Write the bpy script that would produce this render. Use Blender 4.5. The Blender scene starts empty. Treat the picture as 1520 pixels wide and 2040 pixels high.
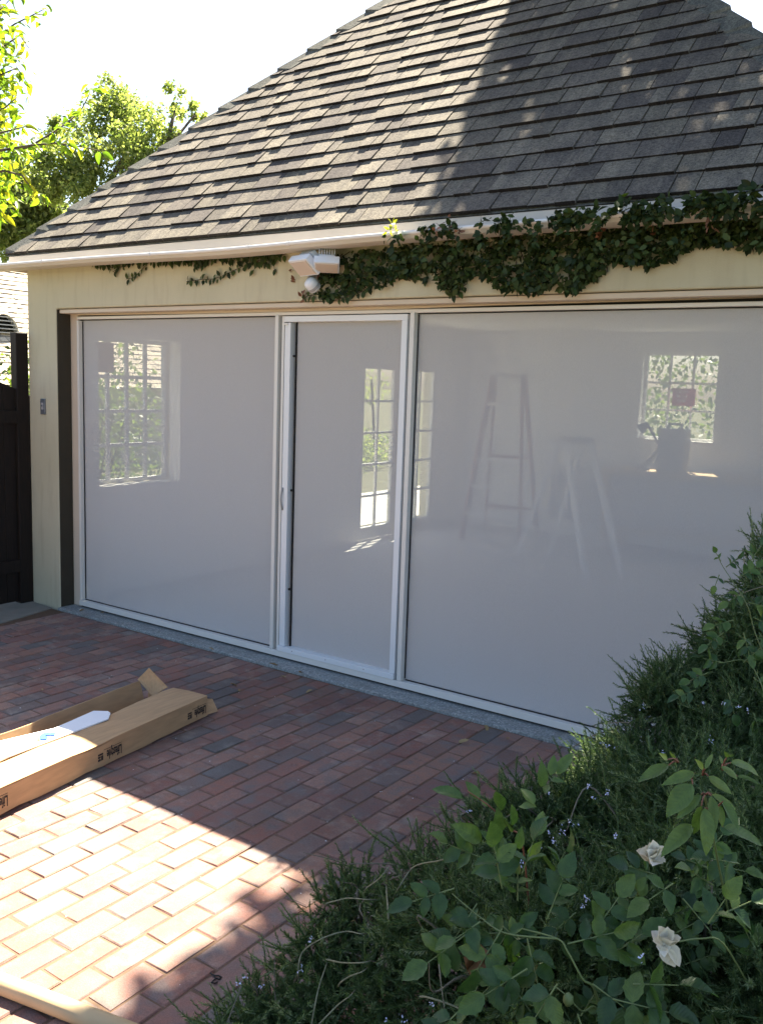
import bpy, math, random
import numpy as np
from mathutils import Vector, Matrix
random.seed(7); rng = np.random.default_rng(7)
R = math.radians
SC = bpy.context.scene
COL = SC.collection

# ------------------------------------------------------------------ camera, sky, sun, exposure
CAM = np.array([5.5267, -4.041, 1.7117]); FPX = 1808.4
YAW, PIT, ROL = -0.6034, -0.1385, 0.0343
def basis():
    w = np.array([math.sin(YAW)*math.cos(PIT), math.cos(YAW)*math.cos(PIT), math.sin(PIT)])
    r = np.array([math.cos(YAW), -math.sin(YAW), 0.0]); u = np.cross(r, w)
    return r*math.cos(ROL)+u*math.sin(ROL), u*math.cos(ROL)-r*math.sin(ROL), w
CR, CU, CW = basis()
cd = bpy.data.cameras.new('camera'); cam = bpy.data.objects.new('camera', cd); COL.objects.link(cam)
cd.sensor_fit = 'VERTICAL'; cd.sensor_height = 24.0; cd.lens = 24.0*FPX/2040
cd.clip_start = 0.05; cd.clip_end = 2000
cam.matrix_world = Matrix([[CR[i], CU[i], -CW[i], CAM[i]] for i in range(3)]+[[0, 0, 0, 1]])
SC.camera = cam

SUN = np.array([-0.25, 0.60, 1.0]); SUN /= np.linalg.norm(SUN)        # towards the sun
wd = bpy.data.worlds.new('World'); SC.world = wd; wd.use_nodes = True
nt = wd.node_tree; nt.nodes.clear()
sky = nt.nodes.new('ShaderNodeTexSky'); sky.sky_type = 'NISHITA'; sky.sun_disc = False
sky.sun_elevation = math.asin(SUN[2]); sky.sun_rotation = math.atan2(SUN[0], SUN[1])
sky.air_density = 1.0; sky.dust_density = 2.0; sky.ozone_density = 1.0
bg = nt.nodes.new('ShaderNodeBackground'); bg.inputs['Strength'].default_value = 0.05
wo = nt.nodes.new('ShaderNodeOutputWorld')
nt.links.new(sky.outputs[0], bg.inputs[0]); nt.links.new(bg.outputs[0], wo.inputs[0])
sl = bpy.data.lights.new('sun', 'SUN'); sun = bpy.data.objects.new('sun', sl); COL.objects.link(sun)
sl.energy = 5.0; sl.angle = R(0.53); sl.color = (1.0, 0.90, 0.72)
sun.rotation_euler = Vector(SUN).to_track_quat('Z', 'Y').to_euler(); sun.location = (-5, 12, 20)
SC.view_settings.view_transform = 'Standard'; SC.view_settings.look = 'None'
SC.view_settings.gamma = 1.0; SC.view_settings.use_curve_mapping = False
SC.view_settings.exposure = 2.72
SC.cycles.use_denoising = True
SC.cycles.max_bounces = 10; SC.cycles.transparent_max_bounces = 16

def at(px, py, depth):            # the world point that lies `depth` metres out along the view of photo pixel (px, py)
    return CAM + depth*(CW + CR*(px-760)/FPX - CU*(py-1020)/FPX)
def on_z(px, py, z=0.0):
    d = CW + CR*(px-760)/FPX - CU*(py-1020)/FPX; return CAM + d*((z-CAM[2])/d[2])
def on_y(px, py, y=0.0):
    d = CW + CR*(px-760)/FPX - CU*(py-1020)/FPX; return CAM + d*((y-CAM[1])/d[1])
def project(P):
    d = np.atleast_2d(P)-CAM; z = d@CW
    return 760+FPX*(d@CR)/z, 1020-FPX*(d@CU)/z, z

# ------------------------------------------------------------------ materials
class N:
    def __init__(s, name):
        s.m = bpy.data.materials.new(name); s.m.use_nodes = True; s.t = s.m.node_tree; s.t.nodes.clear()
        s.out = s.n('OutputMaterial'); s.pos = s.n('NewGeometry').outputs['Position']
    def n(s, kind, **kw):
        x = s.t.nodes.new('ShaderNode'+kind)
        for k, v in kw.items(): setattr(x, k, v)
        return x
    def l(s, a, b): s.t.links.new(a, b)
    def set(s, sock, v):
        if hasattr(v, 'links') or hasattr(v, 'is_linked'): s.l(v, sock)
        else: sock.default_value = (*v, 1) if isinstance(v, tuple) and len(v) == 3 and sock.type == 'RGBA' else v
    def noise(s, scale, detail=3, rough=0.5, vec=None, stretch=None):
        v = vec or s.pos
        if stretch:
            mp = s.n('Mapping'); mp.inputs['Scale'].default_value = stretch; s.l(v, mp.inputs[0]); v = mp.outputs[0]
        x = s.n('TexNoise'); s.l(v, x.inputs['Vector']); x.inputs['Scale'].default_value = scale
        x.inputs['Detail'].default_value = detail; x.inputs['Roughness'].default_value = rough
        return x.outputs['Fac']
    def ramp(s, fac, stops):
        x = s.n('ValToRGB'); s.l(fac, x.inputs[0]); e = x.color_ramp.elements
        while len(e) < len(stops): e.new(0.5)
        for q, (p, c) in zip(e, stops): q.position = p; q.color = (*c, 1) if len(c) == 3 else c
        return x.outputs[0]
    def mix(s, a, b, f, mode='MIX'):
        x = s.n('Mix', data_type='RGBA', blend_type=mode)
        s.set(x.inputs[0], f); s.set(x.inputs[6], a); s.set(x.inputs[7], b); return x.outputs[2]
    def attr(s, name='tint'): return s.n('Attribute', attribute_name=name).outputs['Fac']
    def rand(s): return s.n('ObjectInfo').outputs['Random']
    def math(s, op, a, b=0.0):
        x = s.n('Math', operation=op); s.set(x.inputs[0], a); s.set(x.inputs[1], b); return x.outputs[0]
    def bump(s, h, strength=0.3, dist=0.01):
        x = s.n('Bump'); s.l(h, x.inputs['Height']); x.inputs['Strength'].default_value = strength
        x.inputs['Distance'].default_value = dist; return x.outputs[0]
    def bsdf(s, col, rough=0.6, spec=0.5, metal=0.0, normal=None):
        b = s.n('BsdfPrincipled'); s.set(b.inputs['Base Color'], col); s.set(b.inputs['Roughness'], rough)
        b.inputs['Specular IOR Level'].default_value = spec; b.inputs['Metallic'].default_value = metal
        if normal is not None: s.l(normal, b.inputs['Normal'])
        return b.outputs[0]
    def done(s, sh): s.l(sh, s.out.inputs[0]); return s.m

def plain(name, col, rough=0.6, spec=0.4, var=0.15, scale=30, bump=0.0, metal=0.0, bscale=None):
    k = N(name); f = k.noise(scale, 4)
    c = k.mix(tuple(v*(1-var) for v in col), tuple(min(1, v*(1+var)) for v in col), f)
    nm = k.bump(k.noise(bscale or scale*4, 3), bump, 0.004) if bump else None
    return k.done(k.bsdf(c, rough, spec, metal, nm))

def m_stucco():
    k = N('stucco'); big = k.noise(1.3, 4); st = k.noise(6, 4, stretch=(3, 3, .5)); fine = k.noise(160, 3, .6)
    c = k.ramp(big, [(.25, (.45, .425, .30)), (.75, (.54, .51, .375))])
    c = k.mix(c, (.38, .34, .25), k.math('MULTIPLY', k.ramp(st, [(.5, (0, 0, 0)), (.75, (1, 1, 1))]), .5))
    h = k.math('ADD', fine, k.math('MULTIPLY', k.noise(22, 3), 1.5))
    return k.done(k.bsdf(c, .9, .2, 0, k.bump(h, .22, .006)))
def m_shingle(name, cols, spread=.9):
    k = N(name); t = k.attr()
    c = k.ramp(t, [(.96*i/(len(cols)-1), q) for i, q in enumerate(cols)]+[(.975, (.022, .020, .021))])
    g = k.math('ADD', k.math('MULTIPLY', k.noise(75, 3, .8), .62), k.math('MULTIPLY', k.noise(210, 2, .7), .38)); bl = k.noise(9, 3)
    st = k.noise(5, 4, .6, stretch=(3, .5, .5))
    c = k.mix(c, k.ramp(g, [(.36, (.34, .34, .35)), (.64, (1.72, 1.68, 1.6))]), .9, 'MULTIPLY')
    c = k.mix(c, k.ramp(st, [(.35, (.80, .80, .82)), (.65, (1.12, 1.11, 1.08))]), 1, 'MULTIPLY')
    c = k.mix(c, k.ramp(bl, [(.3, (.82, .82, .84)), (.75, (1.12, 1.1, 1.05))]), 1, 'MULTIPLY')
    return k.done(k.bsdf(c, .95, .15, 0, k.bump(g, .6, .004)))
def m_brick():
    k = N('brick'); t = k.attr(); w = k.rand()
    t2 = k.math('FRACT', k.math('ADD', t, k.math('MULTIPLY', w, .35)))
    c = k.ramp(t2, [(0, (0.270, 0.132, 0.100)), (.16, (0.216, 0.104, 0.082)), (.3, (0.302, 0.165, 0.120)), (.42, (0.162, 0.103, 0.088)),
                    (.52, (0.261, 0.148, 0.120)), (.64, (0.135, 0.124, 0.116)), (.74, (0.239, 0.120, 0.098)), (.86, (0.310, 0.187, 0.144)), (1, (0.252, 0.131, 0.106))])
    big = k.noise(2.1, 4); mid = k.noise(26, 5, .6); fine = k.noise(260, 3, .6)
    c = k.mix(c, (.165, .14, .135), k.math('MULTIPLY', k.ramp(mid, [(.42, (0, 0, 0)), (.72, (1, 1, 1))]), .55))
    c = k.mix(c, (.15, .15, .15), k.math('MULTIPLY', k.ramp(k.noise(8, 3), [(.5, (0, 0, 0)), (.68, (1, 1, 1))]), .6))
    eff = k.ramp(k.math('MULTIPLY', k.math('ADD', big, .12), k.noise(11, 5, .65)), [(.34, (0, 0, 0)), (.5, (1, 1, 1))])
    c = k.mix(c, (.42, .36, .30), k.math('MULTIPLY', eff, .38))
    c = k.mix(c, k.ramp(fine, [(.3, (.72, .72, .72)), (.7, (1.22, 1.22, 1.22))]), 1, 'MULTIPLY')
    c = k.mix(c, k.ramp(k.noise(.9, 5, .6), [(.3, (.72, .70, .70)), (.7, (1.15, 1.13, 1.12))]), 1, 'MULTIPLY')
    c = k.mix(c, (.05, .045, .04), k.math('MULTIPLY', k.ramp(k.noise(14, 6, .7), [(.60, (0, 0, 0)), (.74, (1, 1, 1))]), .55))
    h = k.math('ADD', k.math('MULTIPLY', mid, 1.0), k.math('MULTIPLY', fine, .35))
    return k.done(k.bsdf(c, .8, .3, 0, k.bump(h, .45, .004)))
def m_strip():
    k = N('exposed_aggregate'); v = k.n('TexVoronoi'); v.inputs['Scale'].default_value = 130; k.l(k.pos, v.inputs['Vector'])
    c = k.ramp(v.outputs['Color'], [(0, (.14, .155, .155)), (.55, (.27, .29, .285)), (.85, (.36, .375, .36)), (1, (.68, .67, .63))])
    c = k.mix(c, (.16, .15, .13), k.math('MULTIPLY', k.ramp(k.noise(7, 4), [(.5, (0, 0, 0)), (.8, (1, 1, 1))]), .6))
    return k.done(k.bsdf(c, .75, .35, 0, k.bump(v.outputs['Distance'], .4, .003)))
def m_leaf(name, cols, trans=.4, tcol=None, rough=.45, spec=.4, veins=False):
    k = N(name); t = k.attr(); c = k.ramp(t, [(i/(len(cols)-1), q) for i, q in enumerate(cols)])
    nm = None
    if veins:
        c = k.mix(c, k.ramp(k.noise(70, 4), [(.3, (.75, .8, .75)), (.75, (1.25, 1.2, 1.1))]), 1, 'MULTIPLY')
        sp = k.n('SeparateXYZ'); k.l(k.n('TexCoord').outputs['Object'], sp.inputs[0]); ax = k.math('ABSOLUTE', sp.outputs[0])
        w = k.math('SINE', k.math('MULTIPLY', k.math('SUBTRACT', sp.outputs[1], k.math('MULTIPLY', ax, .9)), 58.0))
        vein = k.math('MAXIMUM', k.math('GREATER_THAN', w, .86), k.math('LESS_THAN', ax, .014))
        c = k.mix(c, k.mix(c, (1.45, 1.4, 1.15), 1, 'MULTIPLY'), k.math('MULTIPLY', vein, .30))
        nm = k.bump(w, .12, .010)
    b = k.bsdf(c, rough, spec, 0, nm); tr = k.n('BsdfTranslucent')
    k.l(k.mix(c, tcol or (1.6, 1.8, .7), 1, 'MULTIPLY'), tr.inputs[0])
    x = k.n('MixShader'); x.inputs[0].default_value = trans; k.l(b, x.inputs[1]); k.l(tr.outputs[0], x.inputs[2])
    return k.done(x.outputs[0])
def m_screen():
    k = N('solar_mesh'); f = k.noise(1.1, 3); weave = k.noise(900, 1, vec=None, stretch=(1, 1, .25))
    c = k.mix((.83, .83, .84), (.87, .87, .88), k.math('ADD', k.math('MULTIPLY', f, .6), k.math('MULTIPLY', k.noise(14, 3, .5, stretch=(1, 1, .06)), .4)))
    c = k.mix(c, k.ramp(weave, [(.3, (.93, .93, .93)), (.7, (1.06, 1.06, 1.06))]), 1, 'MULTIPLY')
    d = k.bsdf(c, .85, .15); tl = k.n('BsdfTranslucent'); k.l(c, tl.inputs[0])
    x = k.n('MixShader'); x.inputs[0].default_value = .28; k.l(d, x.inputs[1]); k.l(tl.outputs[0], x.inputs[2])
    tp = k.n('BsdfTransparent'); y = k.n('MixShader'); y.inputs[0].default_value = .45
    k.l(x.outputs[0], y.inputs[1]); k.l(tp.outputs[0], y.inputs[2]); return k.done(y.outputs[0])
def m_glass():
    k = N('window_glass'); tp = k.n('BsdfTransparent'); tp.inputs[0].default_value = (.80, .82, .81, 1)
    g = k.n('BsdfGlossy'); g.inputs['Roughness'].default_value = .02; lw = k.n('LayerWeight'); lw.inputs[0].default_value = .5
    x = k.n('MixShader'); k.l(k.math('ADD', k.math('MULTIPLY', k.math('POWER', lw.outputs['Facing'], 5.0), .8), .035), x.inputs[0]); k.l(tp.outputs[0], x.inputs[1]); k.l(g.outputs[0], x.inputs[2])
    return k.done(x.outputs[0])
def m_card():
    k = N('cardboard'); f = k.noise(5, 4); fl = k.noise(60, 3, stretch=(1, .12, 1)); 
    c = k.mix((.42, .268, .145), (.49, .325, .185), f)
    c = k.mix(c, k.ramp(fl, [(.35, (.9, .9, .9)), (.65, (1.07, 1.06, 1.05))]), 1, 'MULTIPLY')
    return k.done(k.bsdf(c, .85, .2, 0, k.bump(k.noise(40, 3), .12, .004)))
def m_bark(name, a, b, sc=30):
    k = N(name); f = k.noise(sc, 5, .6, stretch=(1, 1, .25)); return k.done(k.bsdf(k.ramp(f, [(.3, a), (.7, b)]), .9, .2, 0, k.bump(f, .6, .01)))
def m_wood():
    k = N('dark_stained_wood'); f = k.noise(25, 5, .6, stretch=(4, 4, .3))
    return k.done(k.bsdf(k.ramp(f, [(.3, (.005, .004, .0035)), (.7, (.016, .009, .007))]), .6, .3, 0, k.bump(f, .3, .004)))

class M: pass
M.stucco = m_stucco()
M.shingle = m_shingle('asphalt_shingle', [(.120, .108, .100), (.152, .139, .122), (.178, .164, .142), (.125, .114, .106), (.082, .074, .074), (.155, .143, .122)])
M.cap = m_shingle('ridge_shingle', [(.10, .105, .10), (.125, .13, .125), (.145, .145, .135)])
M.nshingle = m_shingle('weathered_shake', [(.36, .32, .26), (.43, .38, .31), (.48, .43, .35)])
M.brick = m_brick(); M.strip = m_strip(); M.screen = m_screen(); M.glass = m_glass(); M.card = m_card(); M.wood = m_wood()
M.sand = plain('joint_sand', (.15, .098, .068), .95, .1, .3, 60, .4)
M.concrete = plain('concrete', (.25, .235, .20), .9, .2, .25, 9, .3, bscale=120)
M.paint = plain('cream_trim_paint', (.57, .49, .385), .55, .4, .08, 5)
M.fascia = plain('fascia_paint', (.56, .50, .45), .6, .35, .08, 6)
M.gutter = plain('gutter_paint', (.57, .53, .45), .75, .25, .10, 7)
M.bead = plain('white_gutter_bead', (.72, .71, .69), .55, .35, .08, 12)
M.alu = plain('white_aluminium', (.66, .645, .60), .38, .5, .04, 4)
M.alu2 = plain('white_aluminium_track', (.70, .72, .73), .35, .5, .04, 4)
M.groove = plain('grey_groove', (.30, .30, .29), .5, .4, .1, 20)
M.black = plain('matt_black', (.012, .012, .012), .6, .3, .2, 20)
M.jamb = plain('brown_jamb', (.045, .038, .026), .7, .3, .2, 8)
M.inwall = plain('inside_wall_paint', (.80, .79, .76), .85, .2, .04, 3)
M.infloor = plain('inside_floor', (.55, .54, .53), .6, .4, .12, 3)
M.white = plain('white_paint', (.74, .74, .72), .5, .4, .05, 8)
M.plastic = plain('white_plastic', (.70, .73, .78), .4, .5, .03, 8)
M.lens = plain('frosted_lens', (.60, .50, .42), .45, .5, .05, 8)
M.grey = plain('grey_plastic', (.33, .33, .34), .45, .5, .1, 8)
M.steel = plain('brushed_metal', (.20, .22, .25), .45, .5, .1, 40, metal=.6)
M.sheet = plain('white_foam_sheet', (.80, .81, .84), .7, .3, .03, 12)
M.blue = plain('blue_print', (.03, .12, .50), .6, .3, .05, 20)
M.green = plain('green_print', (.22, .52, .08), .6, .3, .05, 20)
M.greyp = plain('grey_print', (.42, .36, .30), .6, .3, .05, 20)
M.ink = plain('black_ink', (.045, .035, .032), .7, .2, .2, 60)
M.tube = plain('kraft_tube', (.50, .36, .20), .6, .35, .12, 14)
M.red = plain('red_sign', (.55, .045, .05), .6, .3, .05, 20)
M.ladder = plain('orange_fibreglass', (.22, .07, .045), .5, .4, .1, 20)
M.soil = plain('soil', (.06, .045, .032), .95, .1, .4, 25, .5)
M.earth = plain('ground_cover', (.10, .10, .055), .95, .1, .4, 3, .3)
M.path = plain('pale_path', (.55, .53, .48), .85, .2, .1, 5)
M.rosem = m_leaf('rosemary_needle', [(.034, .066, .022), (.088, .145, .056), (.165, .23, .105), (.30, .36, .22)], .32, (1.3, 1.5, .7), .5, .35)
M.stem = m_bark('rosemary_wood', (.12, .10, .075), (.24, .22, .16), 80)
M.palestem = m_bark('pale_rosemary_wood', (.13, .135, .085), (.24, .245, .165), 80)
M.stemg = plain('green_stem', (.13, .17, .06), .5, .4, .2, 40)
M.redstem = plain('red_stem', (.20, .075, .045), .5, .4, .2, 40)
M.flower = plain('pale_blue_petal', (.60, .63, .84), .6, .3, .12, 200)
M.rose = m_leaf('rose_leaf', [(.026, .060, .024), (.044, .092, .032), (.070, .125, .036), (.11, .165, .045)], .3, (1.4, 1.7, .5), .4, .38, True)
M.longleaf = m_leaf('long_leaf', [(.07, .125, .04), (.10, .165, .05), (.155, .22, .075)], .4, (1.5, 1.6, .5), .4, .45, True)
M.petal = m_leaf('cream_petal', [(.62, .57, .44), (.72, .68, .56), (.78, .75, .66)], .35, (1, .98, .9), .7, .2)
M.brownpetal = m_leaf('withered_petal', [(.16, .09, .045), (.22, .13, .07)], .2, (1, .9, .7), .8, .1)
M.fig = m_leaf('fig_leaf', [(.012, .022, .007), (.020, .036, .010), (.034, .054, .014), (.055, .082, .022)], .15, (1.3, 1.6, .4), .55, .2)
M.figyoung = m_leaf('young_fig_leaf', [(.30, .36, .04), (.40, .42, .06)], .4, (1.2, 1.2, .4))
M.figdry = m_leaf('dry_fig_leaf', [(.16, .065, .035), (.24, .12, .07)], .2, (1, .8, .6))
M.tree1 = m_leaf('bright_tree_leaf', [(.055, .10, .018), (.085, .14, .024), (.125, .18, .030), (.21, .20, .03)], .55, (2.2, 2.3, .5), .4, .4)
M.tree2 = m_leaf('far_tree_leaf', [(.075, .105, .04), (.12, .155, .06), (.17, .20, .08), (.25, .27, .11)], .6, (2.0, 2.1, 1.0), .5, .3)
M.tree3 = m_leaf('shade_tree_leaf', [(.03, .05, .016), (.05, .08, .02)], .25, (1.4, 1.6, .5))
M.hedge = m_leaf('hedge_leaf', [(.035, .06, .02), (.07, .105, .03), (.12, .16, .04)], .4, (1.7, 1.8, .6))
M.bark = m_bark('bark', (.05, .04, .03), (.13, .105, .08))
M.dry = m_leaf('dry_leaf', [(.20, .12, .05), (.30, .20, .09), (.38, .30, .16)], .15, (1, .9, .6), .7, .2)

# ------------------------------------------------------------------ object helpers
def origin(o):
    v = np.zeros(3)
    while o is not None: v += np.array(o.location); o = o.parent
    return v
def tag(o, label=None, cat=None, group=None, kind=None):
    if label: o['label'] = label
    if cat: o['category'] = cat
    if group: o['group'] = group
    if kind: o['kind'] = kind
    return o
def thing(name, loc, label, cat, group=None):
    o = bpy.data.objects.new(name, None); COL.objects.link(o); o.location = [float(v) for v in loc]
    o.empty_display_size = .1
    return tag(o, label, cat, group)
def put(name, me, mat, parent=None, kind=None):
    o = bpy.data.objects.new(name, me); COL.objects.link(o)
    if mat is not None and not me.materials: me.materials.append(mat)
    if parent is not None: o.parent = parent
    if kind: o['kind'] = kind
    return o
def mesh(name, V, F, tint=None, smooth=False):
    V = np.asarray(V, dtype=np.float32); me = bpy.data.meshes.new(name)
    if isinstance(F, np.ndarray):
        n, c = F.shape; me.vertices.add(len(V)); me.vertices.foreach_set('co', V.ravel())
        me.loops.add(n*c); me.loops.foreach_set('vertex_index', F.astype(np.int32).ravel())
        me.polygons.add(n); me.polygons.foreach_set('loop_start', np.arange(0, n*c, c, dtype=np.int32))
        me.update(calc_edges=True)
    else:
        me.from_pydata(V.tolist(), [], [list(f) for f in F]); me.update()
    if smooth: me.polygons.foreach_set('use_smooth', np.ones(len(me.polygons), bool))
    if tint is not None:
        a = me.attributes.new('tint', 'FLOAT', 'FACE')
        t = np.broadcast_to(np.asarray(tint, dtype=np.float32), (len(me.polygons),)).copy(); a.data.foreach_set('value', t)
    return me
class MB:                      # collects faces in world space, then links them as one mesh object
    def __init__(s): s.V = []; s.F = []; s.T = []
    def add(s, V, F, t=0.5):
        b = len(s.V); s.V += [tuple(map(float, v)) for v in V]; s.F += [tuple(i+b for i in f) for f in F]; s.T += (list(t) if isinstance(t, (list, tuple)) else [t]*len(F)); return s
    def box(s, x0, x1, y0, y1, z0, z1, t=0.5):
        V = [(x, y, z) for z in (z0, z1) for (x, y) in ((x0, y0), (x1, y0), (x1, y1), (x0, y1))]
        return s.add(V, [(3, 2, 1, 0), (4, 5, 6, 7), (0, 1, 5, 4), (1, 2, 6, 5), (2, 3, 7, 6), (3, 0, 4, 7)], t)
    def hexa(s, V, t=0.5):     # eight corners: bottom ring then top ring
        return s.add(V, [(3, 2, 1, 0), (4, 5, 6, 7), (0, 1, 5, 4), (1, 2, 6, 5), (2, 3, 7, 6), (3, 0, 4, 7)], t)
    def bar(s, a, b, w, d, t=0.5, up=(0, 0, 1)):
        a, b = np.array(a, float), np.array(b, float); z = b-a; z /= np.linalg.norm(z)
        x = np.cross(np.array(up, float), z)
        if np.linalg.norm(x) < 1e-4: x = np.cross([0, 1, 0], z)
        x /= np.linalg.norm(x); y = np.cross(z, x)
        ring = [(-w/2, -d/2), (w/2, -d/2), (w/2, d/2), (-w/2, d/2)]
        return s.hexa([a+x*i+y*j for i, j in ring]+[b+x*i+y*j for i, j in ring], t)
    def tube(s, P, rad, n=8, t=0.5, cap=True):
        P = [np.array(p, float) for p in P]; rad = np.broadcast_to(np.asarray(rad, float), (len(P),)); V = []; F = []
        for i, p in enumerate(P):
            d = P[min(i+1, len(P)-1)]-P[max(i-1, 0)]; d /= np.linalg.norm(d)+1e-9
            x = np.cross(d, [0.13, .2, .97]); x /= np.linalg.norm(x)+1e-9; y = np.cross(d, x)
            V += [p+rad[i]*(x*math.cos(6.2832*k/n)+y*math.sin(6.2832*k/n)) for k in range(n)]
        for i in range(len(P)-1):
            F += [(i*n+k, i*n+(k+1) % n, (i+1)*n+(k+1) % n, (i+1)*n+k) for k in range(n)]
        if cap: F += [tuple(range(n))[::-1], tuple(range((len(P)-1)*n, len(P)*n))]
        return s.add(V, F, t)
    def spline(s, P, rad, n=6, t=0.5, sub=5):
        P = [np.array(p, float) for p in P]; rad = np.broadcast_to(np.asarray(rad, float), (len(P),)); Q = []; W = []
        for i in range(len(P)-1):
            a, b, c, d = P[max(i-1, 0)], P[i], P[i+1], P[min(i+2, len(P)-1)]
            for u in np.arange(sub)/sub:
                Q.append(.5*(2*b+(c-a)*u+(2*a-5*b+4*c-d)*u*u+(3*b-a-3*c+d)*u**3)); W.append(rad[i]+(rad[i+1]-rad[i])*u)
        return s.tube(Q+[P[-1]], W+[rad[-1]], n, t)
    def prism(s, prof, x0, x1, t=0.5):     # profile of (y, z) swept along x
        n = len(prof); V = [(x0, y, z) for y, z in prof]+[(x1, y, z) for y, z in prof]
        return s.add(V, [(k, (k+1) % n, n+(k+1) % n, n+k) for k in range(n)]+[tuple(range(n))[::-1], tuple(range(n, 2*n))], t)
    def build(s, name, mat, parent=None, smooth=False, kind=None, bevel=0):
        me = mesh(name, np.array(s.V)-origin(parent), s.F, np.array(s.T), smooth)
        o = put(name, me, mat, parent, kind)
        if bevel:
            b = o.modifiers.new('edge', 'BEVEL'); b.width = bevel; b.segments = 2; b.limit_method = 'ANGLE'
        return o
def pieces(name, items, mat, parent, limit=300, stuff_name=None):
    """items: (verts, faces, tint, size); the largest become parts, the rest one part of kind stuff."""
    items = sorted(items, key=lambda q: -q[3]); o3 = origin(parent)
    for V, F, t, _ in items[:limit]:
        V = np.array(V, float); c = V.mean(0)
        o = put(name, mesh(name, V-c, F, t), mat, parent); o.location = (c-o3).tolist()
    if len(items) > limit:
        b = MB()
        for V, F, t, _ in items[limit:]: b.add(V, F, t)
        b.build(stuff_name or name+'s_beyond', mat, parent, kind='stuff')
def unit(a): a = np.asarray(a, float); return a/(np.linalg.norm(a, axis=-1, keepdims=True)+1e-9)
def frames(axis, nrm):         # rotation matrices with y = axis (leaf length) and z near nrm
    y = unit(axis); x = unit(np.cross(y, nrm)); z = np.cross(x, y); return np.stack([x, y, z], -1)
LEAF_V = np.array([(0, 0, 0), (-.32, .32, .06), (0, .36, 0), (.32, .32, .06), (-.27, .68, .03), (0, .7, -.02), (.27, .68, .03), (0, 1.05, -.10)])
LEAF_F = np.array([(0, 2, 1, 1), (0, 3, 2, 2), (1, 2, 5, 4), (2, 3, 6, 5), (4, 5, 7, 7), (5, 6, 7, 7)])
DIA_V = np.array([(0, 0, 0), (-.5, .45, .08), (0, 1, 0), (.5, .45, .08)]); DIA_F = np.array([(0, 3, 2, 1)])
def leaf_arrays(pos, rot, size, width=1.0, tv=DIA_V):
    size = np.broadcast_to(np.asarray(size, float), (len(pos),)); width = np.broadcast_to(np.asarray(width, float), (len(pos),))
    L = tv[None]*np.stack([size*width, size, size], -1)[:, None, :]
    return pos[:, None, :]+np.einsum('nij,nkj->nki', rot, L)
def bulk(name, pos, rot, size, width, mat, tint, parent=None, kind='stuff', tv=DIA_V, tf=DIA_F):
    P = leaf_arrays(pos, rot, size, width, tv); n, kv = P.shape[:2]
    if tf.shape[1] == 4 and (tf[:, 2] == tf[:, 3]).any():
        tris = np.array([f for q in tf for f in ([(q[0], q[1], q[2])] if q[2] == q[3] else [(q[0], q[1], q[2]), (q[0], q[2], q[3])])])
    else: tris = tf
    F = (tris[None]+(np.arange(n)*kv)[:, None, None]).reshape(-1, tris.shape[1])
    t = np.repeat(np.broadcast_to(np.asarray(tint, float), (n,)), len(tris))
    return put(name, mesh(name, P.reshape(-1, 3)-origin(parent), F, t), mat, parent, kind)
def leaf_mesh(name, length, width, curl, mat, tint, serr=0.0, n=7):
    """one real leaf: midrib fold, drooping tip, outline of 2n points; grows along +y from the stalk"""
    V = []; F = []
    for i in range(n+1):
        s = i/n; w = width*.5*(math.sin(math.pi*min(1, s**.8*1.0))**.85 if 0 < i < n else 0); wv = .05*width*math.sin(s*9+width*40)
        if serr and 0 < i < n: w *= 1+serr*(1 if i % 2 else -1)
        z = -curl*length*s*s
        V += [(-w, length*s, z+.5*w+wv), (0, length*s, z), (w, length*s, z+.5*w-wv*.7)]
    for i in range(n):
        a = 3*i; F += [(a, a+1, a+4, a+3), (a+1, a+2, a+5, a+4)]
    me = mesh(name, V, F, tint, True); me.materials.append(mat); return me
def place_leaf(me, name, base, tip, nrm, parent, scale=1.0):
    base, tip = np.array(base, float), np.array(tip, float)
    Rm = frames((tip-base)[None], np.array(nrm, float)[None])[0]
    o = bpy.data.objects.new(name, me); COL.objects.link(o); o.parent = parent
    m = Matrix.Identity(4)
    for i in range(3):
        for j in range(3): m[i][j] = Rm[i][j]*scale
        m[i][3] = (base-origin(parent))[i]
    o.matrix_local = m; return o

# ------------------------------------------------------------------ ground, paving
g = MB().add([(-300, -300, -.06), (300, -300, -.06), (300, 300, -.06), (-300, 300, -.06)], [(0, 1, 2, 3)]).build('ground', M.earth); tag(g, kind='structure')
tag(MB().box(-3.0, -1.0, .9, 14, -.2, -.02).build('garden_path', M.path), kind='structure')
tag(MB().box(4.42, 8.5, -5.5, -.42, -.2, -.004).build('planting_bed', M.soil), kind='structure')
pv = tag(MB().box(-1.6, 4.42, -7, -.03, -.2, -.0036).build('brick_paving', M.sand), kind='structure')
tag(MB().box(-.095, 4.87, -.028, .24, -.2, .016).build('concrete_threshold', M.strip, bevel=.006), kind='structure')
pad = MB().add([(-1.5, -.52, .004), (-.05, -.53, .004), (-.10, -.27, .004), (-.16, -.03, .004), (-.44, -.005, .004), (-1.5, -.005, .004),
                (-1.5, -.52, -.2), (-.05, -.53, -.2), (-.10, -.27, -.2), (-.16, -.03, -.2), (-.44, -.005, -.2), (-1.5, -.005, -.2)],
               [(0, 1, 2, 3, 4, 5)]+[(k, k+6, (k+1) % 6+6, (k+1) % 6) for k in range(6)])
tag(pad.build('concrete_pad', M.concrete), kind='structure')
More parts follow.
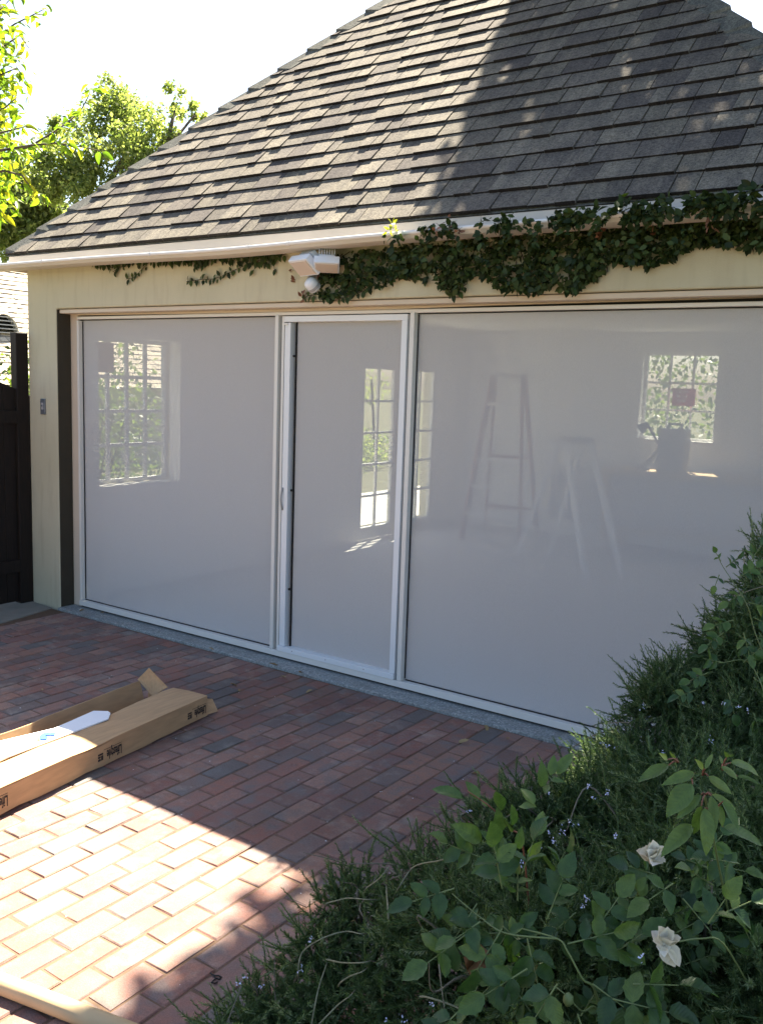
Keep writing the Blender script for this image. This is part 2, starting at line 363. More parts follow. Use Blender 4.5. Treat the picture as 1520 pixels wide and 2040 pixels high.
def brick_shape(w, l, seed):
    r = random.Random(seed); j = lambda a: r.uniform(-a, a)*(2.2 if r.random() < .2 else 1); hw, hl, e = w/2, l/2, .003+r.uniform(0, .0025)
    c = [(-hw, -hl), (hw, -hl), (hw, hl), (-hw, hl)]
    lo = [(x+j(.001), y+j(.001), -.055) for x, y in c]; mid = [(x+j(.0012), y+j(.0012), -.004+j(.001)) for x, y in c]
    hi = [(x-math.copysign(e, x)+j(.0012), y-math.copysign(e, y)+j(.0012), j(.0006)) for x, y in c]
    F = [(8, 9, 10, 11)]+[(k, (k+1) % 4, 4+(k+1) % 4, 4+k) for k in range(4)]+[(4+k, 4+(k+1) % 4, 8+(k+1) % 4, 8+k) for k in range(4)]
    return lo+mid+hi, F
VAR = {}
spots = []
rb = random.Random(3)
for i in range(-15, 44):
    x = .051+i*.1022
    if x > 4.40: break
    y = -.034-(.1 if i % 2 else 0)-rb.uniform(0, .012)
    first = True
    if i % 2: spots.append((x, y+.1-.05, 1, rb.random(), rb))
    y0 = y
    while y0 > -5.2:
        spots.append((x, y0-.101, 0, rb.random(), rb)); y0 -= .2035
keep = [s for s in spots if not (s[0] < -.02 and s[1] > -.6) ]
px, py, pz = project(np.array([(s[0], s[1], 0) for s in keep]))
inview = (pz > .3) & (px > -60) & (px < 1000) & (py < 2120) & (py > 1150)
order = np.argsort(np.where(inview, pz, 99+pz))
shapes = {(h, v): brick_shape(.0955, .0955 if h else .1965, 10*v+h) for h in (0, 1) for v in range(14)}
bmesh_ = {}
for (h, v), (V, F) in shapes.items():
    me = mesh('brick', V, F, (v*.6180339) % 1.0); me.materials.append(M.brick); bmesh_[h, v] = me
rest = MB()
for n, k in enumerate(order):
    x, y, h, s, _ = keep[k]; v = int(s*14)
    dz = max(-.0012, rb.gauss(.0002, .0012)); tx, ty, rz = max(-.010, min(.010, rb.gauss(0, .006))), max(-.009, min(.009, rb.gauss(0, .005))), rb.gauss(0, .006)
    if n < 300:
        o = bpy.data.objects.new('brick', bmesh_[h, v]); COL.objects.link(o); o.parent = pv
        o.location = (x, y, dz); o.rotation_euler = (tx, ty, rz+(math.pi if rb.random() < .5 else 0))
    else:
        V, F = shapes[h, v]; rest.add([(x+a, y+b, c+dz+a*ty+b*tx) for a, b, c in V], F, (v*.6180339+rb.random()*.35) % 1.0)
rest.build('bricks_beyond', M.brick, pv, kind='stuff')

rg = np.random.default_rng(17); n = 150; gp = np.stack([rg.uniform(-.1, 4.3, n), -.05-rg.random(n)**.8*3.2, np.full(n, .002)], -1)
tag(bulk('grit', gp, frames(unit(rg.normal(size=(n, 3))*np.array([1, 1, .15])), unit(rg.normal(size=(n, 3))*.3+np.array([0, 0, 1]))), rg.uniform(.003, .010, n), .8, M.sheet, .5, None), kind='stuff')
# ------------------------------------------------------------------ garage
G = thing('garage', (2.32, 0, 0), 'cream stucco garage with grey shingled hip roof and wide screened opening', 'garage')
XL, XR, YB = -.43, 5.07, 6.3
XO0, XO1, ZO = -.095, 4.87, 2.168
ring = [(XL, -.1), (XO0, -.1), (XO0, ZO), (XO1, ZO), (XO1, -.1), (XR, -.1), (XR, 2.52), (XL, 2.52)]
MB().add([(x, 0, z) for x, z in ring]+[(x, .24, z) for x, z in ring], [tuple(range(8)), tuple(range(8, 16))[::-1]]+[(k, k+8, (k+1) % 8+8, (k+1) % 8) for k in range(8)]).build('front_wall', M.stucco, G, bevel=.010)
def wall_with_holes(name, axis, c0, c1, a0, a1, z0, z1, holes, mat):
    b = MB(); cuts = sorted({a0, a1, *[h[0] for h in holes], *[h[1] for h in holes]})
    for p, q in zip(cuts, cuts[1:]):
        hs = [h for h in holes if h[0] <= p and h[1] >= q]; zs = [z0]
        for h in hs: zs += [h[2], h[3]]
        zs.append(z1)
        for u, v in zip(zs[::2], zs[1::2]):
            if v-u > .001: b.box(c0, c1, p, q, u, v) if axis == 'x' else b.box(p, q, c0, c1, u, v)
    return b.build(name, mat, G)
LW = (.44, 1.262, .862, 2.01); FD = (3.761, 5.419, .02, 2.014); BW = (2.03, 2.86, 1.215, 2.18)
wall_with_holes('left_wall', 'x', XL, XL+.10, .241, YB-.2, -.1, 2.5, [LW, FD], M.stucco)
wall_with_holes('left_inner_wall', 'x', XL+.1, -.2, .241, YB-.2, -.1, 2.45, [LW, FD], M.inwall)
wall_with_holes('back_wall', 'y', YB-.2, YB-.1, XL+.1, XR-.1, -.1, 2.45, [BW], M.inwall)
wall_with_holes('back_outer_wall', 'y', YB-.099, YB, XL, XR, -.1, 2.5, [BW], M.stucco)
MB().box(XR-.2, XR-.1, .241, YB-.2, -.1, 2.5).build('right_inner_wall', M.inwall, G)
MB().box(XR-.099, XR, .241, YB-.2, -.1, 2.5).build('right_wall', M.stucco, G)
MB().box(-.2, XR-.2, .241, YB-.2, -.1, .010).build('garage_floor', M.infloor, G)
MB().box(-.198, XR-.202, .241, YB-.202, 2.40, 2.44).build('ceiling', M.inwall, G)
# opening trim: dark left reveal, casing, header board
MB().box(XO0+.001, XO0+.006, .004, .112, .017, ZO-.004).build('reveal_strip', M.jamb, G)
MB().box(XO0+.007, -.003, .112, .15, .017, ZO-.002).build('casing', M.paint, G, bevel=.004)
MB().box(XO0+.007, XO1-.002, .022, .11, ZO-.030, ZO-.004).build('header_trim', M.paint, G, bevel=.003)
def gap(x): return float(np.interp(x, [0, .5, 1.3, 2.7, 3.3, 4.9], [.009, .006, .0008, .0008, .009, .017]))
hx = [-.002, .25, .5, .9, 1.3, 2.0, 2.7, 3.0, 3.3, 3.8, 4.3, XO1-.002]; hb = MB()
for p, q in zip(hx, hx[1:]):
    hb.hexa([(p, .106, 2.121+gap(p)), (q, .106, 2.121+gap(q)), (q, .15, 2.121+gap(q)), (p, .15, 2.121+gap(p)), (p, .106, ZO-.031), (q, .106, ZO-.031), (q, .15, ZO-.031), (p, .15, ZO-.031)])
hb.build('header_board', M.paint, G)
MB().box(0, XO1-.003, .136, .149, 2.1205, 2.142).build('head_gap', M.black, G)  # black strip painted in for the shade of the gap over the rail
# roof
YE, ZE, TP = -.10, 2.548, math.tan(R(46)); CP, SP = math.cos(R(46)), math.sin(R(46))
EX0, EX1, EYB = -.53, 5.17, YB+.1; HALF = (EX1-EX0)/2; XA, YA = (EX0+EX1)/2, YE+HALF; ZA = ZE+HALF*TP; YA2 = EYB-HALF
dk = .012
V = [(EX0, YE, ZE), (EX1, YE, ZE), (EX1, EYB, ZE), (EX0, EYB, ZE), (XA, YA, ZA), (XA, YA2, ZA)]
V = [(x, y, z-dk) for x, y, z in V]
roof = MB().add(V, [(0, 1, 4), (1, 2, 5, 4), (2, 3, 5), (3, 0, 4, 5), (3, 2, 1, 0)], .5).build('roof', M.cap, G)
def slope(x, s, n): return (x, YE+s*CP-n*SP, ZE+s*SP+n*CP)
def shingle_items(x_left, x_right, smax, expo, to_world, lo, hi, seed, tints):
    r = random.Random(seed); out = []; k = 0
    while k*expo < smax:
        s0 = k*expo; s1 = min(s0+expo+.045, smax); x = x_left(0)-r.uniform(0, .3); drop = 0
        while x < x_right(0):
            w = r.choice([r.uniform(lo, hi), r.uniform(lo, hi), r.uniform(lo*.55, lo)]); a, b = x, x+w; x += w
            al, au = max(a, x_left(s0)), max(a, x_left(s1)); bl, bu = min(b, x_right(s0)), min(b, x_right(s1))
            if bl-al < .012 and bu-au < .012: continue
            al, au = min(al, x_right(s0)-.004), min(au, x_right(s1)-.004); bl, bu = max(bl, x_left(s0)+.004), max(bu, x_left(s1)+.004)
            bl, bu = max(bl, al+.003), max(bu, au+.003)
            thick = r.random() < .48; d = (.007 if thick else 0)+r.uniform(-.002, .002); t0 = (.019 if thick else .011)+r.uniform(0, .002)
            gp = .0024
            W = [to_world(al+gp, s0-d, .001), to_world(bl-gp, s0-d+r.uniform(-.0015, .0015), .001), to_world(bu-gp, s1, -.006), to_world(au+gp, s1, -.006),
                 to_world(al+gp, s0-d, t0), to_world(bl-gp, s0-d+r.uniform(-.0015, .0015), t0), to_world(bu-gp, s1, -.001), to_world(au+gp, s1, -.001)]
            out.append((W, [(4, 5, 6, 7), (0, 1, 5, 4), (1, 2, 6, 5), (3, 0, 4, 7)], r.choice(tints)+r.uniform(-.06, .06)))
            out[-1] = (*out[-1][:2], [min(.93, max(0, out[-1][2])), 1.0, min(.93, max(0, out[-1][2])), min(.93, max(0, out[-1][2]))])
        k += 1
    return out
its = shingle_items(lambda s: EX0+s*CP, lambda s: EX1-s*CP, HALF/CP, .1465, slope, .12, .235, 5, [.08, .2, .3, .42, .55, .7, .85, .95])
def size_of(V):
    x, y, z = project(np.array(V).mean(0)); ok = -40 < x[0] < 1560 and -60 < y[0] < 2080
    return (1/z[0] if ok else -z[0])
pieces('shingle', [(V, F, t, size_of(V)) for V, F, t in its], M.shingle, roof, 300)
def hip_caps(sx, x0):
    L = HALF; n = int(math.sqrt(2*L*L+(L*TP)**2)/.262); 
    for i in range(n):
        f0, f1 = i/n, min(1, (i+1.22)/n); q = []
        for f, th in ((f0, .024), (f1, .009)):
            c = np.array([x0+sx*f*L, YE+f*L, ZE+f*L*TP])
            a = c+np.array([sx*.135, 0, -.0]); bb = c+np.array([0, .135, 0])
            wv = .10
            front = c+wv*unit(np.array([sx*1.0, -0.0, 0]))*1.25; side = c+(wv if sx > 0 else wv*.35)*unit(np.array([0, 1.0, 0]))*1.25
            up = np.array([0, 0, 1.0])*th*1.3
            q += [(front+up*.5, c+up*1.25, side+up*.5), (front+np.array([0, 0, .001]), c+np.array([0, 0, .002]), side+np.array([0, 0, .001]))]
        (A, a, B, b) = q
        V = [*A, *B, *a, *b]
        F = [(0, 1, 4, 3), (1, 2, 5, 4), (6, 7, 1, 0), (7, 8, 2, 1), (0, 3, 9, 6), (2, 8, 11, 5)]
        yield V, F, random.random()*.9, 1
for V, F, t, _ in [*hip_caps(1, EX0), *hip_caps(-1, EX1)]:
    Vn = np.array(V); c = Vn.mean(0); o = put('hip_cap', mesh('hip_cap', Vn-c, F, t), M.cap, roof); o.location = (c-origin(roof)).tolist()
MB().box(EX0+.03, EX1-.03, YE+.005, YE+.03, 2.432, ZE-.016).build('fascia', M.fascia, G, bevel=.004)
MB().box(EX0+.03, EX0+.055, YE+.031, EYB, 2.432, ZE-.016).build('side_fascia', M.fascia, G)
MB().prism([(YE+.031, 2.438), (-.001, 2.468), (-.001, 2.476), (YE+.031, 2.446)], EX0+.056, EX1-.03).box(EX0+.056, XL-.001, 0, EYB, 2.462, 2.476).build('soffit', M.fascia, G)
def gz_(x): return 2.4575-.013*math.exp(-((x-1.7)/.75)**2)+.004*max(0, x-3)
gx = np.linspace(-.66, 5.3, 40); prof = [(-.101, .0), (-.101, -.030), (-.165, -.031), (-.198, -.026), (-.212, -.010), (-.214, .0), (-.208, .0), (-.19, -.020), (-.16, -.026), (-.106, -.024)]
V = [(x, y, gz_(x)+z) for x in gx for y, z in prof]; n = len(prof)
F = [(i*n+k, (i+1)*n+k, (i+1)*n+(k+1) % n, i*n+(k+1) % n) for i in range(len(gx)-1) for k in range(n)]+[tuple(range(n))]
gut = MB().add(V, F).build('gutter', M.gutter, G)
MB().tube([(x, -.212, gz_(x)) for x in gx], .0105, 8).build('gutter_bead', M.bead, gut, smooth=True)
for x in (.05, 1.12, 1.93, 2.22, 2.95, 3.86):
    MB().tube([(x-.012, -.212, gz_(x)), (x+.012, -.212, gz_(x))], .0135, 8).build('gutter_joint', M.bead, gut)
# windows and glazed door
def grid_window(name, axis, c0, c1, a0, a1, z0, z1, cols, rows, fr=.045, mun=.024, mat=None, sill=True):
    mat = mat or M.white; cm = (c0+c1)/2
    def bx(b, ca, cb, p, q, u, v): return b.box(ca, cb, p, q, u, v) if axis == 'x' else b.box(p, q, ca, cb, u, v)
    b = MB(); bx(b, c0, c1, a0, a0+fr, z0, z1); bx(b, c0, c1, a1-fr, a1, z0, z1); bx(b, c0, c1, a0+fr, a1-fr, z0, z0+fr); bx(b, c0, c1, a0+fr, a1-fr, z1-fr, z1)
    w = b.build(name, mat, G); m = MB(); A0, A1, Z0, Z1 = a0+fr, a1-fr, z0+fr, z1-fr
    for k in range(1, cols): p = A0+(A1-A0)*k/cols; bx(m, c0+.008, c1-.008, p-mun/2, p+mun/2, Z0, Z1)
    for k in range(1, rows):
        p = Z0+(Z1-Z0)*k/rows
        for c in range(cols): bx(m, c0+.008, c1-.008, A0+(A1-A0)*c/cols+(mun/2 if c else 0), A0+(A1-A0)*(c+1)/cols-(mun/2 if c < cols-1 else 0), p-mun/2, p+mun/2)
    m.build('muntin', mat, w)
    for c in range(cols):
        for k in range(rows):
            p = MB(); bx(p, cm-.002, cm+.002, A0+(A1-A0)*c/cols+(mun/2 if c else 0), A0+(A1-A0)*(c+1)/cols-(mun/2 if c < cols-1 else 0),
                         Z0+(Z1-Z0)*k/rows+(mun/2 if k else 0), Z0+(Z1-Z0)*(k+1)/rows-(mun/2 if k < rows-1 else 0)); p.build('pane', M.glass, w)
    if sill: p = MB(); bx(p, c0+.03, c1+.09, a0+.001, a1-.001, z0-.0, z0+.012) if axis == 'x' else bx(p, c0-.12, c0-.002, a0+.001, a1-.001, z0, z0+.012); p.build('sill', mat, w)
    return w
grid_window('window', 'x', XL+.03, XL+.07, LW[0]+.001, LW[1]-.001, LW[2]+.001, LW[3]-.001, 4, 4, .03, .028, sill=False)
for a0 in (3.76, 4.60):
    d = grid_window('glazed_door', 'x', -.255, -.210, a0, a0+.82, .03, 2.015, 2, 5, .13, .024, sill=False)
    MB().box(-.2099, -.17, a0+.05 if a0 > 4 else a0+.75, (a0+.05 if a0 > 4 else a0+.75)+.02, 1.0, 1.09).build('handle', M.steel, d)
grid_window('window', 'y', YB-.13, YB-.09, BW[0]+.001, BW[1]-.001, BW[2]+.001, BW[3]-.001, 3, 3, .03, .022, sill=False)
MB().box(BW[0]-.10, BW[0]-.001, YB-.222, YB-.201, 1.2, 2.27).box(BW[1]+.001, BW[1]+.10, YB-.222, YB-.201, 1.2, 2.27).box(BW[0], BW[1], YB-.222, YB-.201, BW[3]+.001, 2.27).box(BW[0], BW[1], YB-.26, YB-.201, 1.22, BW[2]-.001).build('window_casing', M.inwall, G)

# ------------------------------------------------------------------ screen wall in the opening
S = thing('garage_screen', (2.39, .12, .016), 'white framed screen wall of two pale mesh panels filling the garage opening', 'screen')
Z0, Z1 = .030, 2.100; ZT = 2.114
XM, XP = 1.862, 2.852
def fr(*b, name='rail', mat=M.alu, parent=S, bevel=.0025):
    q = MB()
    for v in b: q.box(*v)
    return q.build(name, mat, parent, bevel=bevel)
fr((0, 4.86, .100, .150, Z1+.001, ZT+.006), name='top_rail')
fr((0, 4.86, .130, .150, Z1-.0045, Z1+.0005), name='screen_slot', mat=M.black, bevel=0)
fr((0, XM-.002, .130, .150, Z0+.0365, Z0+.0405), name='screen_slot', mat=M.black, bevel=0)
fr((XP+.001, 4.86, .130, .150, Z0+.0365, Z0+.0405), name='screen_slot', mat=M.black, bevel=0)
fr((0, 4.86, .092, .150, Z0, Z0+.036), name='bottom_rail')
fr((0.002, 4.858, .115, .150, .017, Z0-.0005), name='bottom_gap_fill', mat=M.black, bevel=0)  # black fill in place of the shade in the gap under the frame
fr((0.000, .020, .098, .15, Z0+.037, Z1-.007), name='side_track')
fr((.0205, .0225, .130, .15, Z0+.045, Z1-.012), name='screen_slot', mat=M.black, bevel=0)
fr((XM+.003, XM+.030, .094, .150, Z0+.037, Z1+.003), name='post')
fr((XM+.0005, XM+.0027, .130, .150, Z0+.045, Z1-.007), name='screen_slot', mat=M.black, bevel=0)
fr((XM+.0305, XM+.052, .122, .150, Z0+.037, Z1+.003), name='groove_strip', mat=M.groove)
fr((XM+.0525, XM+.070, .100, .150, Z0+.037, Z1-.004), name='door_jamb')
fr((XP-.034, XP-.006, .094, .150, Z0+.037, Z1+.003), name='post')
fr((XP-.0056, XP-.0022, .130, .150, Z0+.045, Z1-.007), name='screen_slot', mat=M.black, bevel=0)
fr((XP-.050, XP-.0345, .122, .150, Z0+.037, Z1-.002), name='groove_strip', mat=M.groove)
fr((4.84, 4.86, .098, .15, Z0+.037, Z1-.007), name='side_track')
def fabric(x0, x1, z0, z1, name, parent):
    nx, nz = 24, 24; V = []
    for i in range(nx+1):
        for k in range(nz+1):
            u, v = i/nx, k/nz; V.append((x0+(x1-x0)*u, .138+.0015*math.sin(3.1*u*math.pi)*math.sin(math.pi*v)+.0006*math.sin(17*u+5*v), z0+(z1-z0)*v))
    F = [(i*(nz+1)+k, (i+1)*(nz+1)+k, (i+1)*(nz+1)+k+1, i*(nz+1)+k+1) for i in range(nx) for k in range(nz)]
    return MB().add(V, F).build(name, M.screen, parent, smooth=True)
fabric(.023, XM, Z0+.041, Z1-.005, 'mesh_panel', S); fabric(XP-.0018, 4.838, Z0+.041, Z1-.005, 'mesh_panel', S)
DX0, DX1 = XM+.071, XP-.051
door = MB().box(DX0, DX1, .098, .148, 2.062, 2.0955).box(DX1-.036, DX1, .096, .148, Z0+.070, 2.0615).build('screen_door', M.alu2, S, bevel=.002)
MB().box(DX0, DX1, .088, .148, Z0+.0375, Z0+.069).build('door_sill', M.alu2, door, bevel=.002)
MB().box(DX0+.002, DX0+.019, .104, .148, Z0+.070, 2.058).box(DX0+.021, DX0+.048, .100, .148, Z0+.070, 2.058).build('pull_bar', M.alu2, door, bevel=.002)
MB().box(DX0+.0195, DX0+.0205, .108, .148, Z0+.070, 2.058).build('bar_slot', M.black, door)
fabric(DX0+.072, DX1-.0365, Z0+.070, 2.0615, 'door_mesh', door)
MB().box(DX0+.066, DX0+.0715, .126, .142, Z0+.07, 2.0615).build('mesh_edge', M.black, door)
h = [(DX0+.010, (.104-.018*math.sin(math.pi*k/10)), .945+.135*k/10) for k in range(11)]
MB().tube(h, .0055, 8).build('handle', M.groove, door, smooth=True)
for z in (.45, 1.06, 1.86): MB().box(DX0+.049, DX0+.0655, .125, .14, z, z+.012).build('latch_pin', M.black, door)
MB().box(DX0+.004, DX0+.03, .094, .0975, 2.044, 2.056).build('corner_bracket', M.alu, door)
for x in (.12, .38, .66): MB().tube([(DX0+x, .0875, Z0+.055), (DX0+x, .092, Z0+.055)], .004, 8).build('screw', M.grey, door)

# ------------------------------------------------------------------ fixtures on the wall
FL = thing('flood_light', (2.25, 0, 2.38), 'white twin head security flood light mounted in the ivy under the gutter', 'flood light')
fc = np.array([2.25, 0, 2.335])
b = MB().tube([fc+(0, -.001, 0), fc+(0, -.03, 0)], .055, 20); b.tube([fc+(0, -.03, .0), fc+(-.01, -.10, .028)], .020, 12).build('mount', M.grey, FL, bevel=.003)
def head(c, yaw, pitch, w, hgt):
    n = np.array([math.sin(yaw)*math.cos(pitch), -math.cos(yaw)*math.cos(pitch), -math.sin(pitch)]); x = unit(np.cross([0, 0, 1], -n)); y = np.cross(-n, x)*1.0
    if y[2] < 0: y = -y
    P = lambda a, bb, d: c+x*a+y*bb+n*d
    k = MB().hexa([P(-w/2, -hgt/2, 0), P(w/2, -hgt/2, 0), P(w/2, hgt/2, 0), P(-w/2, hgt/2, 0), P(-w/2, -hgt/2, -.042), P(w/2, -hgt/2, -.042), P(w/2, hgt/2, -.042), P(-w/2, hgt/2, -.042)])
    k.hexa([P(-w*.36, -hgt*.38, -.043), P(w*.36, -hgt*.38, -.043), P(w*.36, hgt*.38, -.031), P(-w*.36, hgt*.38, -.043), P(-w*.3, -hgt*.3, -.064), P(w*.3, -hgt*.3, -.064), P(w*.3, hgt*.3, -.064), P(-w*.3, hgt*.3, -.064)])
    hd = k.build('lamp_head', M.plastic, FL, bevel=.004); f = MB()
    for q in range(7):
        a = -w*.30+w*.6*q/6
        f.hexa([P(a-.003, -hgt*.36, -.065), P(a+.003, -hgt*.36, -.065), P(a+.003, hgt*.36, -.065), P(a-.003, hgt*.36, -.065), P(a-.002, -hgt*.3, -.098), P(a+.002, -hgt*.3, -.098), P(a+.002, hgt*.3, -.098), P(a-.002, hgt*.3, -.098)])
    f.build('cooling_fin', M.plastic, hd)
    MB().hexa([P(-w*.44, -hgt*.42, .0005), P(w*.44, -hgt*.42, .0005), P(w*.44, hgt*.42, .0005), P(-w*.44, hgt*.42, .0005), P(-w*.43, -hgt*.4, .004), P(w*.43, -hgt*.4, .004), P(w*.43, hgt*.4, .004), P(-w*.43, hgt*.4, .004)]).build('lens', M.lens, hd)
head(on_y(604, 534, -.17), R(-14), R(50), .165, .115); head(on_y(651, 534, -.14), R(38), R(66), .135, .105)
MB().tube([fc+(0, -.03, -.02), fc+(-.01, -.055, -.06)], .014, 10).build('sensor_arm', M.grey, FL)
sc = on_y(622, 567, -.085); ax = unit(np.array([-.15, -.55, .45]))
sb = MB().tube([sc-ax*.035, sc-ax*.03, sc+ax*.012, sc+ax*.028, sc+ax*.036], [.030, .036, .038, .033, .018], 18).build('sensor_dome', M.plastic, FL, smooth=True)
MB().tube([sc-ax*.022, sc-ax*.006], .0392, 18).build('sensor_window', M.grey, sb)
KP = thing('wall_switch', (-.257, 0, 1.42), 'small grey metal switch plate on the narrow stucco pier', 'switch')
MB().box(-.285, -.231, -.010, .003, 1.42, 1.532).build('plate', M.steel, KP, bevel=.003)
MB().box(-.270, -.246, -.0135, -.0101, 1.455, 1.505).build('rocker', M.grey, KP, bevel=.002)
MB().tube([(-.258, -.0139, 1.482), (-.258, -.019, 1.482)], .006, 10).build('button', M.steel, KP)
# ------------------------------------------------------------------ gate, neighbour
GT = thing('wooden_gate', (-.47, -.6, 0), 'very dark wooden arched gate standing open beside the garage pier', 'gate')
MB().box(-.50, -.428, -.10, -.0015, -.05, 2.00).build('gate_post', M.wood, GT, bevel=.005)
def gtop(y): u = min(1, max(0, (-.10-y)/.55)); return 1.60+.135*math.sin(u*math.pi/2)
y = -.104
while y > -1.15:
    y2 = y-.092; za, zb = gtop(y), gtop(y2)
    MB().hexa([(-.475, y2, .02), (-.452, y2, .02), (-.452, y, .02), (-.475, y, .02), (-.475, y2, zb), (-.452, y2, zb), (-.452, y, za), (-.475, y, za)]).build('board', M.wood, GT, bevel=.003)
    y = y2-.004
for z in (.25, 1.35): MB().box(-.451, -.425, -1.15, -.104, z, z+.09).build('rail', M.wood, GT)
WF = thing('shading_fence', (-1.5, .02, 0), 'dark board fence added behind the open gate to shade the pad', 'fence')  # fence added to keep sun off the pad and close the bright slit
x = -.436
while x > -2.6:
    MB().box(x-.138, x, .012, .034, -.04, 1.55).build('board', M.wood, WF, bevel=.003); x -= .1405
for z in (.3, 1.25): MB().box(-2.6, -.45, .0345, .07, z, z+.09).build('rail', M.wood, WF)
NH = thing('neighbour_house', (-10.5, 6, 0), 'neighbouring house with pale weathered shingle roof beyond the gate', 'house')
NT = R(40); nx0, nz0 = -8.6, 1.5
def nslope(x, s, n): return (nx0-s*math.cos(NT)+n*math.sin(NT), x, nz0+s*math.sin(NT)+n*math.cos(NT))
NL = (3.86-nz0)/math.sin(NT)
MB().box(-13, nx0-.35, -4, 15, -.1, nz0+.2).build('wall', M.stucco, NH)
A = [nslope(-4.4, 0, -.02), nslope(15.4, 0, -.02), nslope(15.4, NL, -.02), nslope(-4.4, NL, -.02)]; rx = 2*nslope(0, NL, 0)[0]-nx0
nroof = MB().add(A+[(rx, -4.4, nz0-.02), (rx, 15.4, nz0-.02)], [(0, 1, 2, 3), (3, 2, 5, 4), (0, 3, 4), (1, 5, 2)]).build('roof', M.nshingle, NH)
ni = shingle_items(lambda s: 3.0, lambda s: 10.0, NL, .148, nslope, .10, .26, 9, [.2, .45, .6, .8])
def nsize(V):
    x, y, z = project(np.array(V).mean(0)); return 1/(1+math.hypot(x[0]-28, (y[0]-640)*.4))
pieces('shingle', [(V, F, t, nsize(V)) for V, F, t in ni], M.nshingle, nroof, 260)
vc = np.array(on_y(6, 655, 5.75)); svs = (vc[2]-nz0)/math.sin(NT); vy = 5.72
vx, vz = nx0-svs*math.cos(NT), nz0+svs*math.sin(NT)
P = []
for k in range(17):
    a = math.pi*k/16; P.append((vy+.30*math.cos(a), vz-.10+.36*math.sin(a)))
V = [(vx+.22, y, z) for y, z in P]+[(vx-.45, y, z) for y, z in P]
rv = MB().add(V, [(k, k+1, 18+k, 17+k) for k in range(16)]).build('roof_vent', M.white, NH)
for k in range(5):
    z = vz-.07+.07*k; hw = .28*math.sqrt(max(.05, 1-((z-vz+.10)/.36)**2))
    MB().box(vx+.10, vx+.19, vy-hw, vy+hw, z-.006, z+.012).build('louvre', M.grey, rv)
MB().add([(vx+.05, y, z) for y, z in P], [tuple(range(17))]).build('vent_back', M.black, rv)

# ------------------------------------------------------------------ things inside the garage
def stepladder(name, foot, half_w, half_w_top, spread, hgt, yaw, mat, label, rungs):
    T = thing(name, foot, label, 'ladder'); c, s = math.cos(yaw), math.sin(yaw); f = np.array(foot, float)
    L = lambda a, d, z: f+np.array([a*c-d*s, a*s+d*c, z])
    for sg in (-1, 1):
        MB().bar(L(sg*half_w, -spread, 0), L(sg*half_w_top, -.05, hgt), .03, .075).build('front_rail', mat, T)
        MB().bar(L(sg*half_w*.95, spread, 0), L(sg*half_w_top, .05, hgt), .03, .05).build('rear_rail', mat, T)
    for k in range(1, rungs+1):
        u = k/(rungs+1); w = half_w+(half_w_top-half_w)*u; d = -spread+(spread-.05)*u
        MB().bar(L(-w, d, u*hgt), L(w, d, u*hgt), .09, .035).build('step', M.white, T)
        if k % 2: MB().bar(L(-w*.95, -d*.98, u*hgt), L(w*.95, -d*.98, u*hgt), .02, .04).build('brace', mat, T)
    MB().bar(L(-half_w_top-.03, 0, hgt+.02), L(half_w_top+.03, 0, hgt+.02), .16, .05).build('top_cap', M.grey, T)
    return T
stepladder('stepladder', (.75, 5.35, .010), .34, .17, .45, 1.84, R(12), M.ladder, 'tall orange and grey stepladder standing behind the mesh', 5)
stepladder('sawhorse_ladder', (2.05, 4.25, .010), .22, .15, .55, 1.22, R(62), M.white, 'short white stepladder behind the mesh in front of the added grey block', 3)
WB = thing('workbench', (3.0, 5.6, .010), 'long workbench under the back window behind the mesh', 'workbench')
MB().box(1.9, 4.2, 5.3, 5.98, .86, .90).build('bench_top', M.tube, WB)
for x in (1.95, 4.1):
    for y in (5.33, 5.9): MB().box(x, x+.06, y, y+.06, .010, .859).build('leg', M.tube, WB)
MB().box(1.95, 4.15, 5.4, 5.95, .25, .285).build('shelf', M.tube, WB)
SHB = thing('bench_shade_block', (2.8, 5.65, .010), 'low grey block added behind the mesh for the shade under the bench', 'shade_block')  # added grey block standing in for the shade around the workbench
MB().box(1.30, 4.3, 5.42, 5.95, .30, .855).build('case', M.groove, SHB, bevel=.01)
for x in (1.32, 1.92, 2.52, 3.12, 3.72): MB().box(x, x+.56, 5.405, 5.419, .32, .83).build('door', M.grey, SHB, bevel=.004)
TB = thing('tool_box', (2.55, 5.7, .90), 'dark box standing on the workbench under the back window', 'tool box')
MB().box(2.42, 2.70, 5.6, 5.82, .901, 1.36).build('case', M.grey, TB, bevel=.01); MB().tube([(2.48, 5.7, 1.36), (2.5, 5.7, 1.41), (2.62, 5.7, 1.41), (2.64, 5.7, 1.36)], .012, 8).build('handle', M.black, TB)
DL = thing('bench_lamp', (2.25, 5.7, .90), 'dark jointed lamp standing on the bench left of the box', 'lamp')
MB().tube([(2.25, 5.7, .901), (2.25, 5.7, .93)], .07, 14).build('base', M.black, DL); MB().tube([(2.25, 5.7, .93), (2.42, 5.7, 1.15), (2.28, 5.68, 1.38)], .014, 8).build('arm', M.black, DL)
MB().tube([(2.28, 5.68, 1.40), (2.20, 5.64, 1.33)], [.025, .06], 14).build('lamp_shade', M.black, DL)
sg = tag(MB().box(2.37, 2.62, 6.145, 6.149, 1.60, 1.79).build('window_sign', M.red), 'red paper sign taped in the back window', 'sign')
tb = MB()
for k in range(3): tb.box(2.40+.01*k, 2.55-.012*k, 6.1425, 6.1445, 1.745-.05*k, 1.762-.05*k)
tb.build('print', M.white, sg)
tag(MB().box(XL+.08, XL+.085, .32, .70, 1.74, 1.97).build('cardboard_sheet', M.card), 'brown cardboard panel covering the corner of the left window', 'cardboard')

